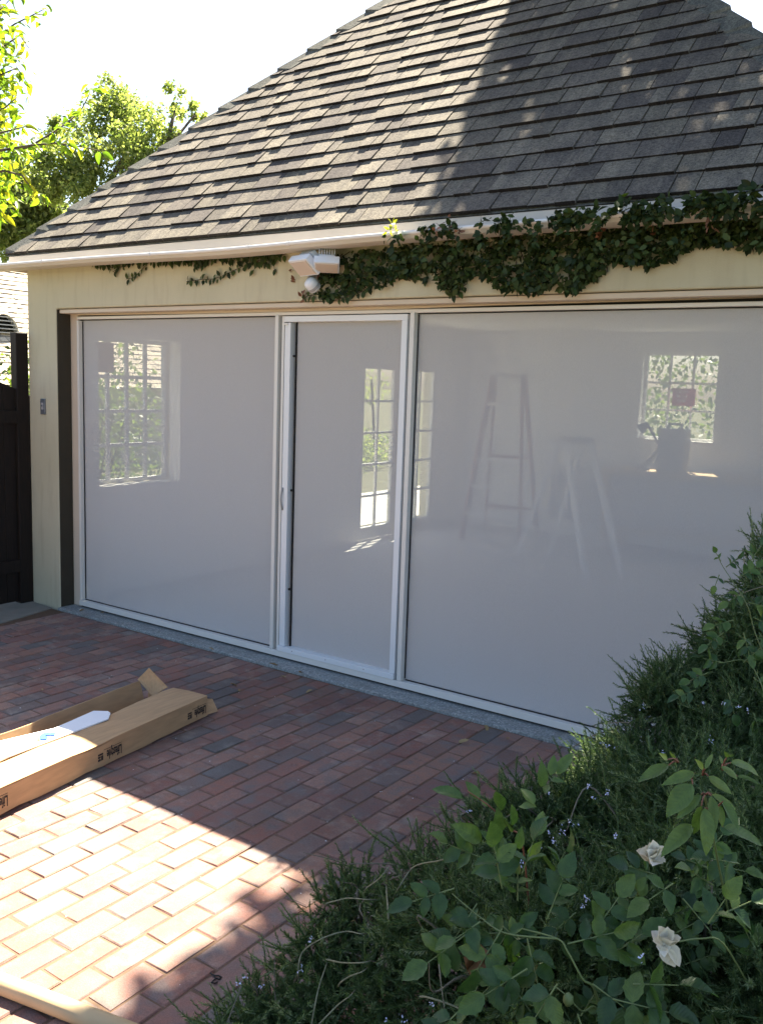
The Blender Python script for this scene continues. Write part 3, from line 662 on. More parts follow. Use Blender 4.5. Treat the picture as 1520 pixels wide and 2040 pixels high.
# ------------------------------------------------------------------ trees, hedge
def leafy(name, parent, blobs, n, size, mat, width=.55, seed=0, shell=.55, nup=.6, tv=DIA_V, tf=DIA_F, clump=0):
    r = np.random.default_rng(seed); bl = np.array(blobs, float); vol = bl[:, 3]**2; k = r.choice(len(bl), n, p=vol/vol.sum())
    if clump:
        cc = r.normal(size=(clump, 3)); cc = unit(cc)*r.uniform(shell, 1, (clump, 1)); ck = r.choice(len(bl), clump, p=vol/vol.sum()); kk = r.integers(0, clump, n)
        k = ck[kk]; off = cc[kk]+r.normal(size=(n, 3))*.16
    else:
        off = unit(r.normal(size=(n, 3)))*r.uniform(shell**3, 1, (n, 1))**(1/3)
    rad = bl[k, 3:6] if bl.shape[1] >= 6 else bl[k, 3:4]
    pos = bl[k, :3]+off*rad
    ax = unit(r.normal(size=(n, 3))+np.array([0, 0, -.35])); nr = unit(r.normal(size=(n, 3))+np.array([0, 0, nup]))
    return bulk(name, pos, frames(ax, nr), size*r.uniform(.65, 1.3, n), width, mat, r.random(n), parent, 'stuff', tv, tf)
def trunk(parent, pts, rad, name='trunk', mat=None): return MB().tube(pts, np.linspace(rad[0], rad[1], len(pts)), 9).build(name, mat or M.bark, parent, smooth=True)
# near tree, branches reaching in from the left
T1 = thing('street_tree', (-4.6, 2.2, -.06), 'bright green leafy tree whose branches reach in at upper left', 'tree')
trunk(T1, [(-4.6, 2.2, -.06), (-4.55, 2.2, 1.5), (-4.4, 2.15, 3.2), (-4.1, 2.0, 4.6), (-4.0, 1.9, 6.2)], (.16, .07))
branches = [[(-120, 150), (-30, 90), (30, 48), (70, 28), (100, 12)], [(-120, 60), (-40, 20), (20, -10), (60, -20)], [(-100, 180), (-40, 140), (5, 95), (40, 70), (60, 98)],
            [(-120, 230), (-50, 190), (0, 150), (35, 135), (55, 165)], [(-120, 260), (-50, 240), (10, 215), (40, 190)], [(-120, 320), (-50, 300), (0, 265), (40, 255), (60, 250)],
            [(-120, 360), (-30, 330), (20, 309), (68, 287), (110, 262), (143, 238), (165, 215), (178, 190), (186, 165)], [(-60, 330), (0, 300), (60, 290), (110, 285), (160, 292), (200, 300)],
            [(-120, 380), (-40, 350), (10, 340), (45, 350), (75, 390), (85, 405)], [(-120, 420), (-40, 385), (5, 370), (25, 395), (40, 430)], [(-120, 300), (-50, 270), (0, 245), (30, 230)],
            [(-100, 20), (-50, -10), (0, -30)], [(-90, 210), (-40, 190), (0, 180), (20, 160)], [(-120, 440), (-60, 410), (-10, 400), (10, 430)], [(-100, 130), (-40, 60), (0, 20), (20, 0)]]
pos = []; axs = []; rT = np.random.default_rng(4)
for bi, br in enumerate(branches):
    dep = 7.6+rT.uniform(-.7, .9); P = [at(x, y, dep+.12*i) for i, (x, y) in enumerate(br)]
    P = [np.array([-4.1, 2.0, 4.4+.2*(bi % 5)])]+P if bi % 3 == 0 else P
    MB().tube(P, np.linspace(.016, .003, len(P)), 6).build('branch', M.bark, T1, smooth=True)
    for a, b2 in zip(P, P[1:]):
        L = np.linalg.norm(b2-a); m = max(1, int(min(L, 1.0)/.030))
        for q in range(m):
            d = unit(b2-a); sd = unit(np.cross(d, [0, 0, 1]))*(1 if q % 2 else -1); pos.append(a+(b2-a)*(q+rT.random())/m+rT.normal(0, .03, 3)); axs.append(unit(d*.6+sd*.9+np.array([0, 0, -.55])+rT.normal(0, .3, 3)))
pos, axs = np.array(pos), np.array(axs); n = len(pos); tv = rT.random(n)**1.3
nr = unit(rT.normal(size=(n, 3))*.6+np.array([.2, -.1, .8])); rot = frames(axs, nr); sz = rT.uniform(.075, .135, n)
ordr = np.argsort(-sz*((project(pos)[0] > -20)*1.0+.01)); tl = [leaf_mesh('leaf', 1.0, .46, .25, M.tree1, q, 0, 5) for q in (.05, .25, .45, .6, .8, .98)]
for k in ordr[:300]: place_leaf(tl[int(tv[k]*5.99)], 'leaf', pos[k], pos[k]+axs[k], nr[k], T1, sz[k])
kk = ordr[300:]; bulk('foliage', pos[kk], rot[kk], sz[kk], .8, M.tree1, tv[kk], T1, tv=LEAF_V, tf=LEAF_F)
leafy('crown', T1, [(*at(-110, 120, 8.2), .75), (*at(-100, 300, 8.2), .6), (*at(-60, 250, 9.0), .42), (*at(-30, 360, 8.8), .42)], 2600, .11, M.tree1, .5, 12, .2, tv=LEAF_V, tf=LEAF_F)
# far trees behind the hip
def far_tree(base, label, blobs, n, size, mat, seed, limbs, clump):
    T = thing('garden_tree', base, label, 'tree', 'trees behind the garage')
    top = np.array(limbs[0][-1]); trunk(T, [np.array(base), np.array(base)*.5+top*.5+np.array([.2, 0, -.4]), top], (.28, .12))
    for Lb in limbs[1:]: trunk(T, Lb, (.10, .03), 'limb')
    leafy('crown', T, blobs, n, size, mat, .6, seed, .35, .5, clump=clump); return T
B = lambda x, y, r, d: (*at(x, y, d), r*d/FPX)
far_tree((*at(190, 470, 29)[:2], -.06), 'broad yellow green tree rising behind the left hip of the roof',
         [B(215, 240, 66, 28.0), B(300, 262, 66, 27.5), B(250, 330, 75, 27.0), B(170, 320, 62, 27.0), B(355, 205, 36, 28.0), B(395, 215, 26, 28.0), B(345, 270, 40, 28.0), B(300, 350, 60, 27.0), B(160, 395, 60, 26.5), B(230, 190, 40, 28.0), B(128, 255, 34, 27.5), B(105, 310, 48, 27), B(60, 345, 55, 27), B(110, 365, 50, 27)],
         19000, .135, M.tree2, 21, [[(0, 0, 0), at(190, 420, 27.0)], [at(190, 420, 27.0), at(235, 335, 27.0), at(262, 290, 27.3), at(300, 262, 27.5)], [at(235, 335, 27.0), at(330, 300, 27.6), at(392, 225, 28.0)], [at(190, 420, 27.0), at(170, 330, 27.0), at(215, 240, 28.0)], [at(330, 300, 27.6), at(352, 205, 28.0)]], 240)
far_tree((*at(45, 470, 31)[:2], -.06), 'darker shaded tree low behind the roof corner at left',
         [B(60, 440, 62, 31), B(10, 460, 60, 31), B(120, 440, 46, 31), B(30, 380, 55, 31), B(90, 385, 42, 31)], 15000, .17, M.tree2, 22,
         [[(0, 0, 0), at(50, 470, 31)], [at(50, 470, 31), at(40, 400, 31)], [at(50, 470, 31), at(110, 420, 31)]], 120)
# tree leaning over the right half of the garage: it casts the shade on roof, bricks and bushes
T4 = thing('shade_tree', (6.6, 3.2, -.06), 'tall dense tree beside the garage overhanging the roof', 'tree')
trunk(T4, [(6.6, 3.2, -.06), (6.5, 3.1, 3), (6.1, 2.9, 5.4), (5.4, 2.7, 7.0)], (.24, .10))
rs = np.random.default_rng(31); n = 80000
def on_roof(px, py):
    d = CW + CR*(px-760)/FPX - CU*(py-1020)/FPX; t = (TP*(CAM[1]-YE)-(CAM[2]-ZE))/(d[2]-TP*d[1]); return CAM+d*t
GAPS = [(on_roof(x, y), r) for x, y, r in ((1258, 128, .085), (1240, 180, .07), (1330, 195, .09), (1315, 222, .06), (1425, 235, .085), (1055, 225, .07), (1500, 160, .09), (1010, 130, .06), (1375, 245, .05), (1440, 195, .05))]
GP = np.array([g[0] for g in GAPS]); GR = np.array([g[1] for g in GAPS])
def crown4(n):
    out = []
    while len(out) < n:
        p = np.array([rs.uniform(1.6, 8.2), rs.uniform(-1.2, 5.6), rs.uniform(6.4, 8.4)])
        xb = 3.68-.25*p[2]+.05*math.sin(p[1]*5)+.04*math.sin(p[1]*13+1)+.16*rs.random()**3
        xs = p[0]+.25*p[2]
        hole = math.sin(xs*2.9+1.0+.6*math.sin(p[1]*1.7))*math.sin((p[1]-.6*p[2])*2.9+.7)
        if p[0] < xb or (hole > .90 and p[0] > xb+.55): continue
        v = p-GP; v = v-(v@SUN)[:, None]*SUN
        if (np.linalg.norm(v, axis=1) < GR*.5+.016).any(): continue
        out.append(p)
    return np.array(out)
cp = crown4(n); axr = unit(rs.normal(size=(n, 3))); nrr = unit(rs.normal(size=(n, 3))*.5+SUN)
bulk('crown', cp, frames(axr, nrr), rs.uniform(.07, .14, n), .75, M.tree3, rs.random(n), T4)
for e in ((3.6, 1.2, 7.6), (3.4, 3.6, 7.3), (5.2, -.4, 7.4), (6.8, 1.4, 7.6)): trunk(T4, [(6.1, 2.9, 5.4), tuple(np.array(e)*.5+np.array([6.1, 2.9, 5.6])*.5+np.array([0, 0, .3])), e], (.08, .02), 'limb')
# garden seen through the windows
HG = thing('garden_hedge', (-3.4, 3, -.06), 'loose leafy hedge seen through the left windows of the garage', 'hedge')
leafy('foliage', HG, [(-3.4+.2*math.sin(k*3), -1+.75*k, .85+.25*math.sin(k*2.1), .75, .6, .95) for k in range(7)], 7000, .085, M.hedge, .55, 41, .3)
for k in range(4): MB().tube([(-3.3, -.6+1.2*k, -.06), (-3.35, -.5+1.2*k, .6), (-3.3, -.7+1.2*k, 1.4)], [.025, .02, .008], 6).build('stem', M.bark, HG)
HG2 = thing('garden_hedge', (-4.6, 10, -.06), 'low sunny hedge seen through the glazed doors of the garage', 'hedge')
leafy('foliage', HG2, [(-4.6-.25*k, 7.6+.8*k, .30, .6, .55, .50+.12*math.sin(k*2.3)) for k in range(8)]+[(-5.6-.3*k, 10+1.2*k, 1.9+.3*math.sin(k*2), .5, .5, .4) for k in range(3)], 4200, .085, M.tree2, .55, 45, .3)
for k in range(3): MB().tube([(-5.4-.3*k, 10+1.2*k, -.06), (-5.6-.3*k, 10+1.2*k, 1.9)], .03, 6).build('stem', M.bark, HG2)
SB = thing('window_shrub', (-1.0, .9, -.06), 'open twiggy shrub just outside the left window', 'shrub')
for k in range(12):
    a = k*.9; MB().tube([(-.95, .75, -.06), (-.95+.15*math.cos(a), .8+.2*math.sin(a), .6), (-.95+.33*math.cos(a), .8+.45*math.sin(a), 1.3+.1*math.sin(k))], [.012, .009, .004], 6).build('stem', M.bark, SB)
leafy('foliage', SB, [(-1.0, .9, 1.75, .5, .65, .45), (-1.1, .3, .9, .35, .4, .4), (-1.2, 1.2, .7, .4, .4, .3)], 1500, .06, M.hedge, .55, 42, .2)
BH = thing('back_hedge', (2.5, 9.2, -.06), 'leafy hedge seen through the back window of the garage', 'hedge')
leafy('foliage', BH, [(-1+.9*k, 9.3+.2*math.sin(k*2), 1.45, .8, .7, 1.5) for k in range(9)], 9000, .10, M.hedge, .55, 43, .3)
MB().tube([(2.5, 9.3, -.06), (2.5, 9.3, 1.2)], .04, 8).build('stem', M.bark, BH)

# ------------------------------------------------------------------ climbing fig on the wall
IV = thing('climbing_fig', (3.3, -.01, 2.15), 'dark green climbing fig hanging over the wall under the gutter', 'climbing plant')
lowx = [640, 656, 674, 727, 758, 800, 822, 845, 864, 872, 900, 919, 930, 953, 982, 1008, 1035, 1060, 1105, 1140, 1160, 1185, 1225, 1260, 1300, 1360, 1410, 1485, 1530, 1700]
lowy = [588, 600, 588, 575, 570, 552, 549, 557, 546, 567, 588, 578, 562, 546, 567, 583, 582, 582, 570, 590, 570, 548, 520, 525, 530, 500, 482, 497, 488, 470]
topx = [640, 690, 760, 840, 950, 1080, 1240, 1400, 1530, 1700]; topy = [522, 498, 492, 484, 472, 458, 438, 418, 404, 380]
ri = np.random.default_rng(51); lp = []; ln = []; la = []; ls = []
while len(lp) < 6200:
    x = ri.uniform(640, 1680); lo = np.interp(x, lowx, lowy); up = np.interp(x, topx, topy); y = up+(lo-up)*ri.random()**.85
    f = math.sin(x*.05+y*.11)*math.sin(x*.021-y*.09+1.3)
    g2 = math.sin(x*.17+1.1*math.sin(y*.21))*math.sin(y*.23+.9*math.sin(x*.12))
    if (f > .52 or g2 > .34) and ri.random() < .90: continue
    edge = min(1, (lo-y)/30); off = .012+ri.random()*.05*(.4+.6*edge)
    P = on_y(x, y, -off); 
    if ri.random() < .05 and x > 780: P = on_y(x, y, -.215-ri.random()*.03)
    lp.append(P); la.append(unit(np.array([ri.normal(0, .9), -.3+ri.normal(0, .45), -.55+ri.normal(0, .6)]))); ln.append(unit(np.array([ri.normal(0, .75), -1, .3+ri.normal(0, .6)]))); ls.append(.016+.030*ri.random()**1.3)
def sprig(P, step=.017, size=(.026, .046)):
    for a, b2 in zip(P, P[1:]):
        m = max(1, int(np.linalg.norm(b2-a)/step))
        for q in range(m):
            lp.append(a+(b2-a)*(q+.5)/m+ri.normal(0, .004, 3)); la.append(unit(np.array([(-1)**q*.35+ri.normal(0, .3), -.2, -.9 if q % 3 else .5]))); ln.append(unit(np.array([ri.normal(0, .3), -1, .2]))); ls.append(ri.uniform(*size))
strands = [[(183, 523), (205, 528), (228, 534), (248, 531), (262, 522), (252, 512)], [(252, 556), (268, 553), (282, 538), (296, 524), (300, 512), (288, 504)], [(300, 516), (340, 517), (380, 520), (420, 519), (440, 513), (470, 509), (520, 506), (560, 503)],
           [(372, 561), (400, 557), (425, 556), (445, 549), (470, 537), (500, 524), (530, 515)], [(310, 519), (330, 522), (350, 519)], [(500, 508), (520, 515), (530, 530)], [(520, 505), (545, 512), (570, 506)],
           [(668, 598), (700, 588), (730, 578)], [(900, 590), (915, 575), (930, 565)], [(600, 600), (612, 590), (640, 585)], [(560, 510), (545, 520), (530, 527)], [(480, 512), (500, 512), (515, 522)]]
strands += [[(190, 527), (230, 526), (262, 523), (300, 520), (350, 519), (400, 518)], [(420, 518), (400, 528), (388, 534)], [(240, 526), (236, 536), (226, 541)], [(330, 512), (400, 516), (450, 512), (520, 503), (560, 500)], [(440, 514), (480, 520), (520, 522), (548, 516)], [(530, 503), (545, 525), (548, 540)], [(505, 505), (512, 528), (505, 540)], [(380, 518), (400, 525), (410, 530)]]
MBs = MB()
for st in strands:
    P = [on_y(x, y, -.012) for x, y in st]; MBs.tube(P, .0022, 5); sprig(P)
for x, y, h in ((785, 462, 22), (842, 470, 26), (905, 452, 25), (958, 460, 30), (1008, 452, 22), (1062, 440, 20), (1240, 392, 24), (1300, 400, 26), (1330, 395, 20), (1380, 392, 18), (1440, 388, 22), (1500, 372, 24), (1130, 425, 22), (1185, 410, 22), (1270, 398, 20), (1410, 385, 20), (1475, 380, 20)):
    for q in range(15):
        lp.append(on_y(x+ri.normal(0, 8), y+abs(ri.normal(0, 1))*h*.9, -.225-ri.random()*.03)); la.append(unit(ri.normal(size=3)+np.array([0, -.3, -.2]))); ln.append(unit(ri.normal(size=3)*.5+np.array([0, -1, .5]))); ls.append(ri.uniform(.03, .05))
m = 0
while m < 850:
    x = ri.uniform(840, 1600); bead = np.interp(x, [760, 1000, 1240, 1400, 1520, 1700], [460, 436, 414, 402, 391, 372]); y = bead+ri.uniform(-4, 30)*(.75 if x < 1100 else 1)
    if math.sin(x*.045+.5)*.6+math.sin(x*.13+y*.12)*.5+(x-840)/900 < .28: continue
    lp.append(on_y(x, y, -.218-ri.random()*.035)); la.append(unit(ri.normal(size=3)+np.array([0, -.3, -.4]))); ln.append(unit(ri.normal(size=3)*.6+np.array([0, -1, .4]))); ls.append(ri.uniform(.022, .044)); m += 1
for k in range(26):
    x = ri.uniform(660, 1500); lo = np.interp(x, lowx, lowy); up = np.interp(x, topx, topy)
    MBs.tube([on_y(x, up+4, -.01), on_y(x+ri.normal(0, 18), (up+lo)/2, -.014), on_y(x+ri.normal(0, 30), lo-8, -.012)], .003, 5)
MBs.build('stem', M.bark, IV)
lp, la, ln, ls = map(np.array, (lp, la, ln, ls)); lt = ri.random(len(lp))
prox = ls/project(lp)[2]*((project(lp)[0] < 1525)); o_ = np.argsort(-prox)
fm = [leaf_mesh('leaf', 1.0, .62, .18, M.fig, q, 0, 4) for q in (.05, .25, .45, .65, .9)]
for k in o_[:290]: place_leaf(fm[int(lt[k]*4.99)], 'leaf', lp[k], lp[k]+la[k], ln[k], IV, ls[k])
kk = o_[290:]; bulk('foliage', lp[kk], frames(la[kk], ln[kk]), ls[kk], .95, M.fig, lt[kk], IV, tv=LEAF_V, tf=LEAF_F)
def scatter_leaves(name, parent, pts, size, mat, spread, per, seed):
    r = np.random.default_rng(seed); p = np.repeat(np.array(pts), per, 0)+r.normal(0, spread, (len(pts)*per, 3)); m = len(p)
    return bulk(name, p, frames(unit(r.normal(size=(m, 3))), unit(r.normal(size=(m, 3))+np.array([0, -1, .4]))), size*r.uniform(.7, 1.2, m), .7, mat, r.random(m), parent, 'stuff', LEAF_V, LEAF_F)
scatter_leaves('young_shoot', IV, [on_y(780, 456, -.235), on_y(785, 450, -.235)], .035, M.figyoung, .012, 9, 3)
scatter_leaves('dry_leaves', IV, [on_y(640, 532, -.04), on_y(580, 543, -.03), on_y(870, 455, -.23), on_y(890, 452, -.23), on_y(915, 462, -.23), on_y(980, 475, -.06), on_y(925, 470, -.06), on_y(1200, 470, -.07), on_y(1290, 460, -.07), on_y(1412, 438, -.23), on_y(605, 590, -.02)], .035, M.figdry, .02, 7, 4)

# ------------------------------------------------------------------ cardboard box with packing sheet
BX = thing('cardboard_box', (2.2, -1.6, 0), 'long open brown cardboard box lying on the bricks', 'box')
A0 = np.array([2.303, -.866, 0]); bd = unit(np.array([.120, -.993, 0])); bn = np.array([-bd[1], bd[0], 0])*-1.0   # bd along the box, bn towards the garden side
if bn[0] > 0: bn = -bn
BL, BWd, BH_, TH = 2.35, .42, .113, .005
def Q(l, w, z): return A0+bd*l+bn*w+np.array([0, 0, z])
def panel(P, n, name, mat=M.card, parent=BX, th=TH):
    P = [np.array(p, float) for p in P]; n = np.array(n, float)*th; return MB().hexa(P+[p+n for p in P]).build(name, mat, parent)
rj = random.Random(5)
def side_panel(w, lean, name, n):
    m = 26; V = []
    for i in range(m+1):
        l = BL*i/m; zt = BH_+rj.uniform(-.0012, .0012)+(-.006 if 8 <= i <= 9 else 0)
        V += [Q(l, w, .010+rj.uniform(-.004, .004)), Q(l, w+lean, zt), Q(l, w+n, .010), Q(l, w+lean+n, zt)]
    F = []
    for i in range(m):
        a = 4*i; F += [(a, a+4, a+5, a+1), (a+2, a+3, a+7, a+6), (a+1, a+5, a+7, a+3), (a, a+2, a+6, a+4)]
    return MB().add(V, F+[(0, 1, 3, 2), (4*m, 4*m+2, 4*m+3, 4*m+1)]).build(name, M.card, BX)
sidep = side_panel(0, 0, 'side_panel', TH)
side_panel(BWd, .03, 'side_panel', TH)
panel([Q(0, .03, .004), Q(BL, .03, .004), Q(BL, BWd, .004), Q(0, BWd, .004)], (0, 0, 1), 'bottom_panel')
m = 26; V = []
for i in range(m+1):
    l = BL*i/m; sag = .004*math.sin(i*.9)+rj.uniform(-.001, .001)+(-.005 if 8 <= i <= 9 else 0)
    wob = .222-.012*max(0, min(1, (l-.35)/.35))
    V += [Q(l, -.001, BH_+.0015+(-.005 if 8 <= i <= 9 else 0)), Q(l, wob*.5, BH_+.006+sag), Q(l, wob, BH_+.002+sag)]
F = [(3*i+k, 3*i+3+k, 3*i+4+k, 3*i+1+k) for i in range(m) for k in (0, 1)]
o = MB().add(V, F).build('top_flap', M.card, BX); sm = o.modifiers.new('thickness', 'SOLIDIFY'); sm.thickness = .004
fz = [on_z(910/3.304, 1300+180/3.304, BH_), on_z(1000/3.304, 1300+280/3.304, .03)]
FA, FB = Q(-.004, BWd+.02, BH_), Q(.06, BWd-.17, .055)
FA, FB = on_z(275, 1354, BH_), on_z(305, 1388, .06)
panel([FA, FB, on_z(335, 1369, .13), on_z(298, 1331, .20)], (.3, -.6, .6), 'end_flap')
panel([Q(-.002, .01, .012), Q(-.002, .05, .09), Q(-.10, .05, .060), Q(-.085, .0, .008)], (.3, .5, .5), 'torn_flap')
panel([Q(.002, .012, .012), Q(.002, .012+BWd-.04, .012), Q(.002, .012+BWd-.04, .07), Q(.002, .012, BH_-.01)], (-bd).tolist(), 'end_panel')
def text_mesh(body, size, bold=.0):
    c = bpy.data.curves.new('print', 'FONT'); c.body = body; c.size = size; c.extrude = .0004; c.offset = bold; c.resolution_u = 2
    o = bpy.data.objects.new('print', c); COL.objects.link(o); bpy.context.view_layer.update()
    me = bpy.data.meshes.new_from_object(o.evaluated_get(bpy.context.evaluated_depsgraph_get())); bpy.data.objects.remove(o); return me
def print_on_side(l_right, z_top, body, size, icon=True):
    """lettering upside down on the side that faces the garden: it starts at l_right and runs away along the box"""
    me = text_mesh(body, size, size*.022); me.materials.clear(); me.materials.append(M.ink)
    o = put('printed_name', me, None, sidep)
    X = bd; Z = np.array([0, 0, -1.0]); Y = -bn                                  # text x runs along the box, its up points down
    p = Q(l_right, -.0013, z_top)-origin(sidep)
    o.matrix_local = Matrix([[X[i]*.56, Z[i]*1.25, Y[i], p[i]] for i in range(3)]+[[0, 0, 0, 1]])
    MB().hexa([Q(l_right, -.0006, z_top+.0075), Q(l_right+size*2.2, -.0006, z_top+.0075), Q(l_right+size*2.2, -.0012, z_top+.0075), Q(l_right, -.0012, z_top+.0075),
               Q(l_right, -.0006, z_top+.0095), Q(l_right+size*2.2, -.0006, z_top+.0095), Q(l_right+size*2.2, -.0012, z_top+.0095), Q(l_right, -.0012, z_top+.0095)]).build('printed_line', M.ink, sidep)
    if icon:
        l = l_right+size*2.28; b = MB()
        for du, dv, w, hh in ((0, 0, .030, .008), (0, .011, .012, .022), (.015, .011, .015, .009), (.015, .023, .015, .010)):
            za = z_top-.002-dv; b.hexa([Q(l+du, -.0006, za-hh), Q(l+du+w, -.0006, za-hh), Q(l+du+w, -.0014, za-hh), Q(l+du, -.0014, za-hh), Q(l+du, -.0006, za), Q(l+du+w, -.0006, za), Q(l+du+w, -.0014, za), Q(l+du, -.0014, za)])
        b.build('printed_mark', M.ink, sidep)
print_on_side(.606, .072, 'Lifestyle', .050); print_on_side(1.225, .076, 'Lifestyle', .050); print_on_side(.012, .073, 'Lifestyle', .048)
SH = thing('packing_sheet', (2.15, -1.7, .1), 'white foam packing sheet with blue and green print lying in the box', 'packing sheet')
P = [(2.06, -1.375), (2.115, -1.335), (2.14, -1.34), (2.20, -1.40), (2.26, -2.30), (2.06, -2.32), (2.05, -1.95), (2.11, -1.63)]
zc = [BH_+.012, BH_+.012, BH_+.010, BH_+.014, BH_+.018, BH_+.02, BH_+.018, BH_+.014]
MB().add([(x, y, z) for (x, y), z in zip(P, zc)]+[(x, y, z-.006) for (x, y), z in zip(P, zc)], [tuple(range(8))[::-1], tuple(range(8, 16))]+[(k, (k+1) % 8, 8+(k+1) % 8, 8+k) for k in range(8)]).build('sheet', M.sheet, SH)
def printed(pts, mat, name, z=BH_+.0195, th=.0012):
    pts = [on_z(x/3.304, 1300+y/3.304, z) for x, y in pts]; n = len(pts)
    MB().add([(*p[:2], z) for p in pts]+[(*p[:2], z+th) for p in pts], [tuple(range(n)), tuple(range(n, 2*n))[::-1]]+[(k, (k+1) % n, n+(k+1) % n, n+k) for k in range(n)]).build(name, mat, SH)
printed([(262, 548), (290, 528), (372, 528), (362, 545), (308, 545), (298, 552), (322, 556), (312, 572), (262, 572)], M.blue, 'printed_mark')
printed([(248, 565), (262, 555), (264, 573), (272, 582), (248, 580)], M.green, 'printed_swoosh')
printed([(170, 606), (240, 578), (242, 582), (172, 609)], M.greyp, 'printed_line'); printed([(95, 634), (130, 622), (148, 616), (152, 622), (128, 632), (98, 640)], M.greyp, 'printed_lettering'); printed([(38, 660), (70, 652), (72, 657), (40, 664)], M.greyp, 'printed_lettering')
# kraft tube in the corner
a, b2 = on_z(0, 1957, .03), on_z(215, 2040, .03); td = unit(b2-a)
TU = thing('mailing_tube', (*(a-td*.1)[:2], 0), 'long tan cardboard tube lying on the sunlit bricks', 'tube')
p0, p1 = a-td*1.1, b2+td*.75; p0[2] = p1[2] = .0275
MB().tube([p0, p1], .027, 24).build('tube', M.tube, TU, smooth=True); MB().tube([p1, p1+td*.012], .0285, 24).build('end_cap', M.white, TU); 
# string and fallen leaves
P = [on_z(340+x/3.304, 1600+y/3.304, .004) for x, y in ((262, 1118), (275, 1128), (295, 1136), (318, 1135), (336, 1146), (322, 1160), (300, 1152), (284, 1166), (270, 1180), (290, 1186), (312, 1176))]
tag(MB().tube(P, .0022, 6).build('twig', M.black, smooth=True), 'small dark squiggly twig on the bricks beside the rosemary', 'twig')
tag(MB().tube([on_z(p[0], p[1], .004) for p in ((424, 1942), (428, 1946), (430, 1950))], .0015, 5).build('twig', M.black), 'tiny dark bit of twig above the squiggly twig', 'twig')
dry = [(467, 1364, 'curled tan dry leaf on the bricks right of the box', .9), (477, 1377, 'small brown dry leaf next to the curled tan leaf right of the box', .6), (615, 1377, 'yellowish dry leaf alone on the bricks under the screen door', .9),
       (565, 1350, 'pale folded dry leaf on the bricks left of the brown leaf by the threshold', 1.0), (600, 1339, 'dark orange dry leaf against the threshold under the screen door', .9), (545, 1326, 'flat brown leaf lying on the threshold edge under the narrow post', 1.1),
       (969, 1450, 'red brown dry leaf at the threshold under the right mesh panel', 1.0), (923, 1479, 'tan boat shaped dry leaf on a grey brick under the right mesh panel', 1.1), (946, 1540, 'yellow green dry leaf on the bricks above the rose shoot', 1.1),
       (1011, 1473, 'small rust dry leaf on the bricks near the rosemary tip', .6), (422, 1292, 'small brown leaf by the threshold under the left mesh panel', .6), (85, 1375, 'tiny yellow leaf on the bricks behind the box', .5), (163, 1216, 'dark leaf on the threshold beside the left jamb', .8), (205, 1222, 'second dark leaf on the threshold right of the one at the jamb', .8)]
dm = [leaf_mesh('dry_leaf', .052, .024, c, M.dry, t, .08, 7) for c, t in ((.25, .1), (-.3, .4), (.35, .7), (-.2, .95))]
for k, (x, y, lab, s) in enumerate(dry):
    p = on_z(x, y, .008 if x < 980 else .008); 
    if p[1] > -.03: p = on_z(x, y, .021)
    an = k*1.9+.4; d = np.array([math.cos(an), math.sin(an), 0])*.026*s
    o = place_leaf(dm[k % 4], 'dry_leaf', p-d+np.array([0, 0, .004]), p+d, (rj.uniform(-.4, .4), rj.uniform(-.4, .4), 1), None, s); tag(o, lab, 'leaf', 'dry leaves fallen on the bricks')

# ------------------------------------------------------------------ rosemary
def shoots(parent, P0, D, Ln, needles, seed, tbias=0.0, stems=True):
    r = np.random.default_rng(seed); n = len(P0); up = np.array([0, 0, 1.0]); bend = r.normal(size=(n, 3))*.35+up*.18
    ts = np.linspace(0, 1, 5); C = P0[:, None]+Ln[:, None, None]*(D[:, None]*ts[None, :, None]+.5*bend[:, None]*ts[None, :, None]**2)
    t = (np.arange(needles)/needles)[None]+r.uniform(0, 1/needles, (n, needles)); t = .06+.94*t
    ctr = P0[:, None]+Ln[:, None, None]*(D[:, None]*t[..., None]+.5*bend[:, None]*t[..., None]**2)
    tan = unit(D[:, None]+bend[:, None]*t[..., None]); rad = r.normal(size=ctr.shape); rad = unit(rad-(rad*tan).sum(-1, keepdims=True)*tan)
    ang = .95-.45*t[..., None]+r.normal(0, .12, t.shape)[..., None]; ax = tan*np.cos(ang)+rad*np.sin(ang)
    sz = r.uniform(.011, .020, t.shape)*(1-.45*t**3); tint = np.clip(r.random((n, 1))**1.5*.6+r.random(t.shape)**2*.45+.10*t+tbias, 0, 1)
    q = ctr.reshape(-1, 3); bulk('foliage', q, frames(ax.reshape(-1, 3), tan.reshape(-1, 3)), sz.ravel(), .21, M.rosem, tint.ravel(), parent)
    if stems:
        V = []; side = unit(np.cross(D, r.normal(size=(n, 3)))); s2 = np.cross(D, side); ww = np.array([.0022, .002, .0017, .0012, .0006])
        ring = np.stack([side, -.5*side+.87*s2, -.5*side-.87*s2], 1)
        V = (C[:, :, None]+ww[None, :, None, None]*ring[:, None]).reshape(n, 15, 3)
        f = np.array([(i*3+k, i*3+(k+1) % 3, i*3+3+(k+1) % 3, i*3+3+k) for i in range(4) for k in range(3)])
        F = (f[None]+(np.arange(n)*15)[:, None, None]).reshape(-1, 4)
        put('shoot', mesh('shoot', V.reshape(-1, 3)-origin(parent), F, .3), M.rosem, parent, 'stuff')
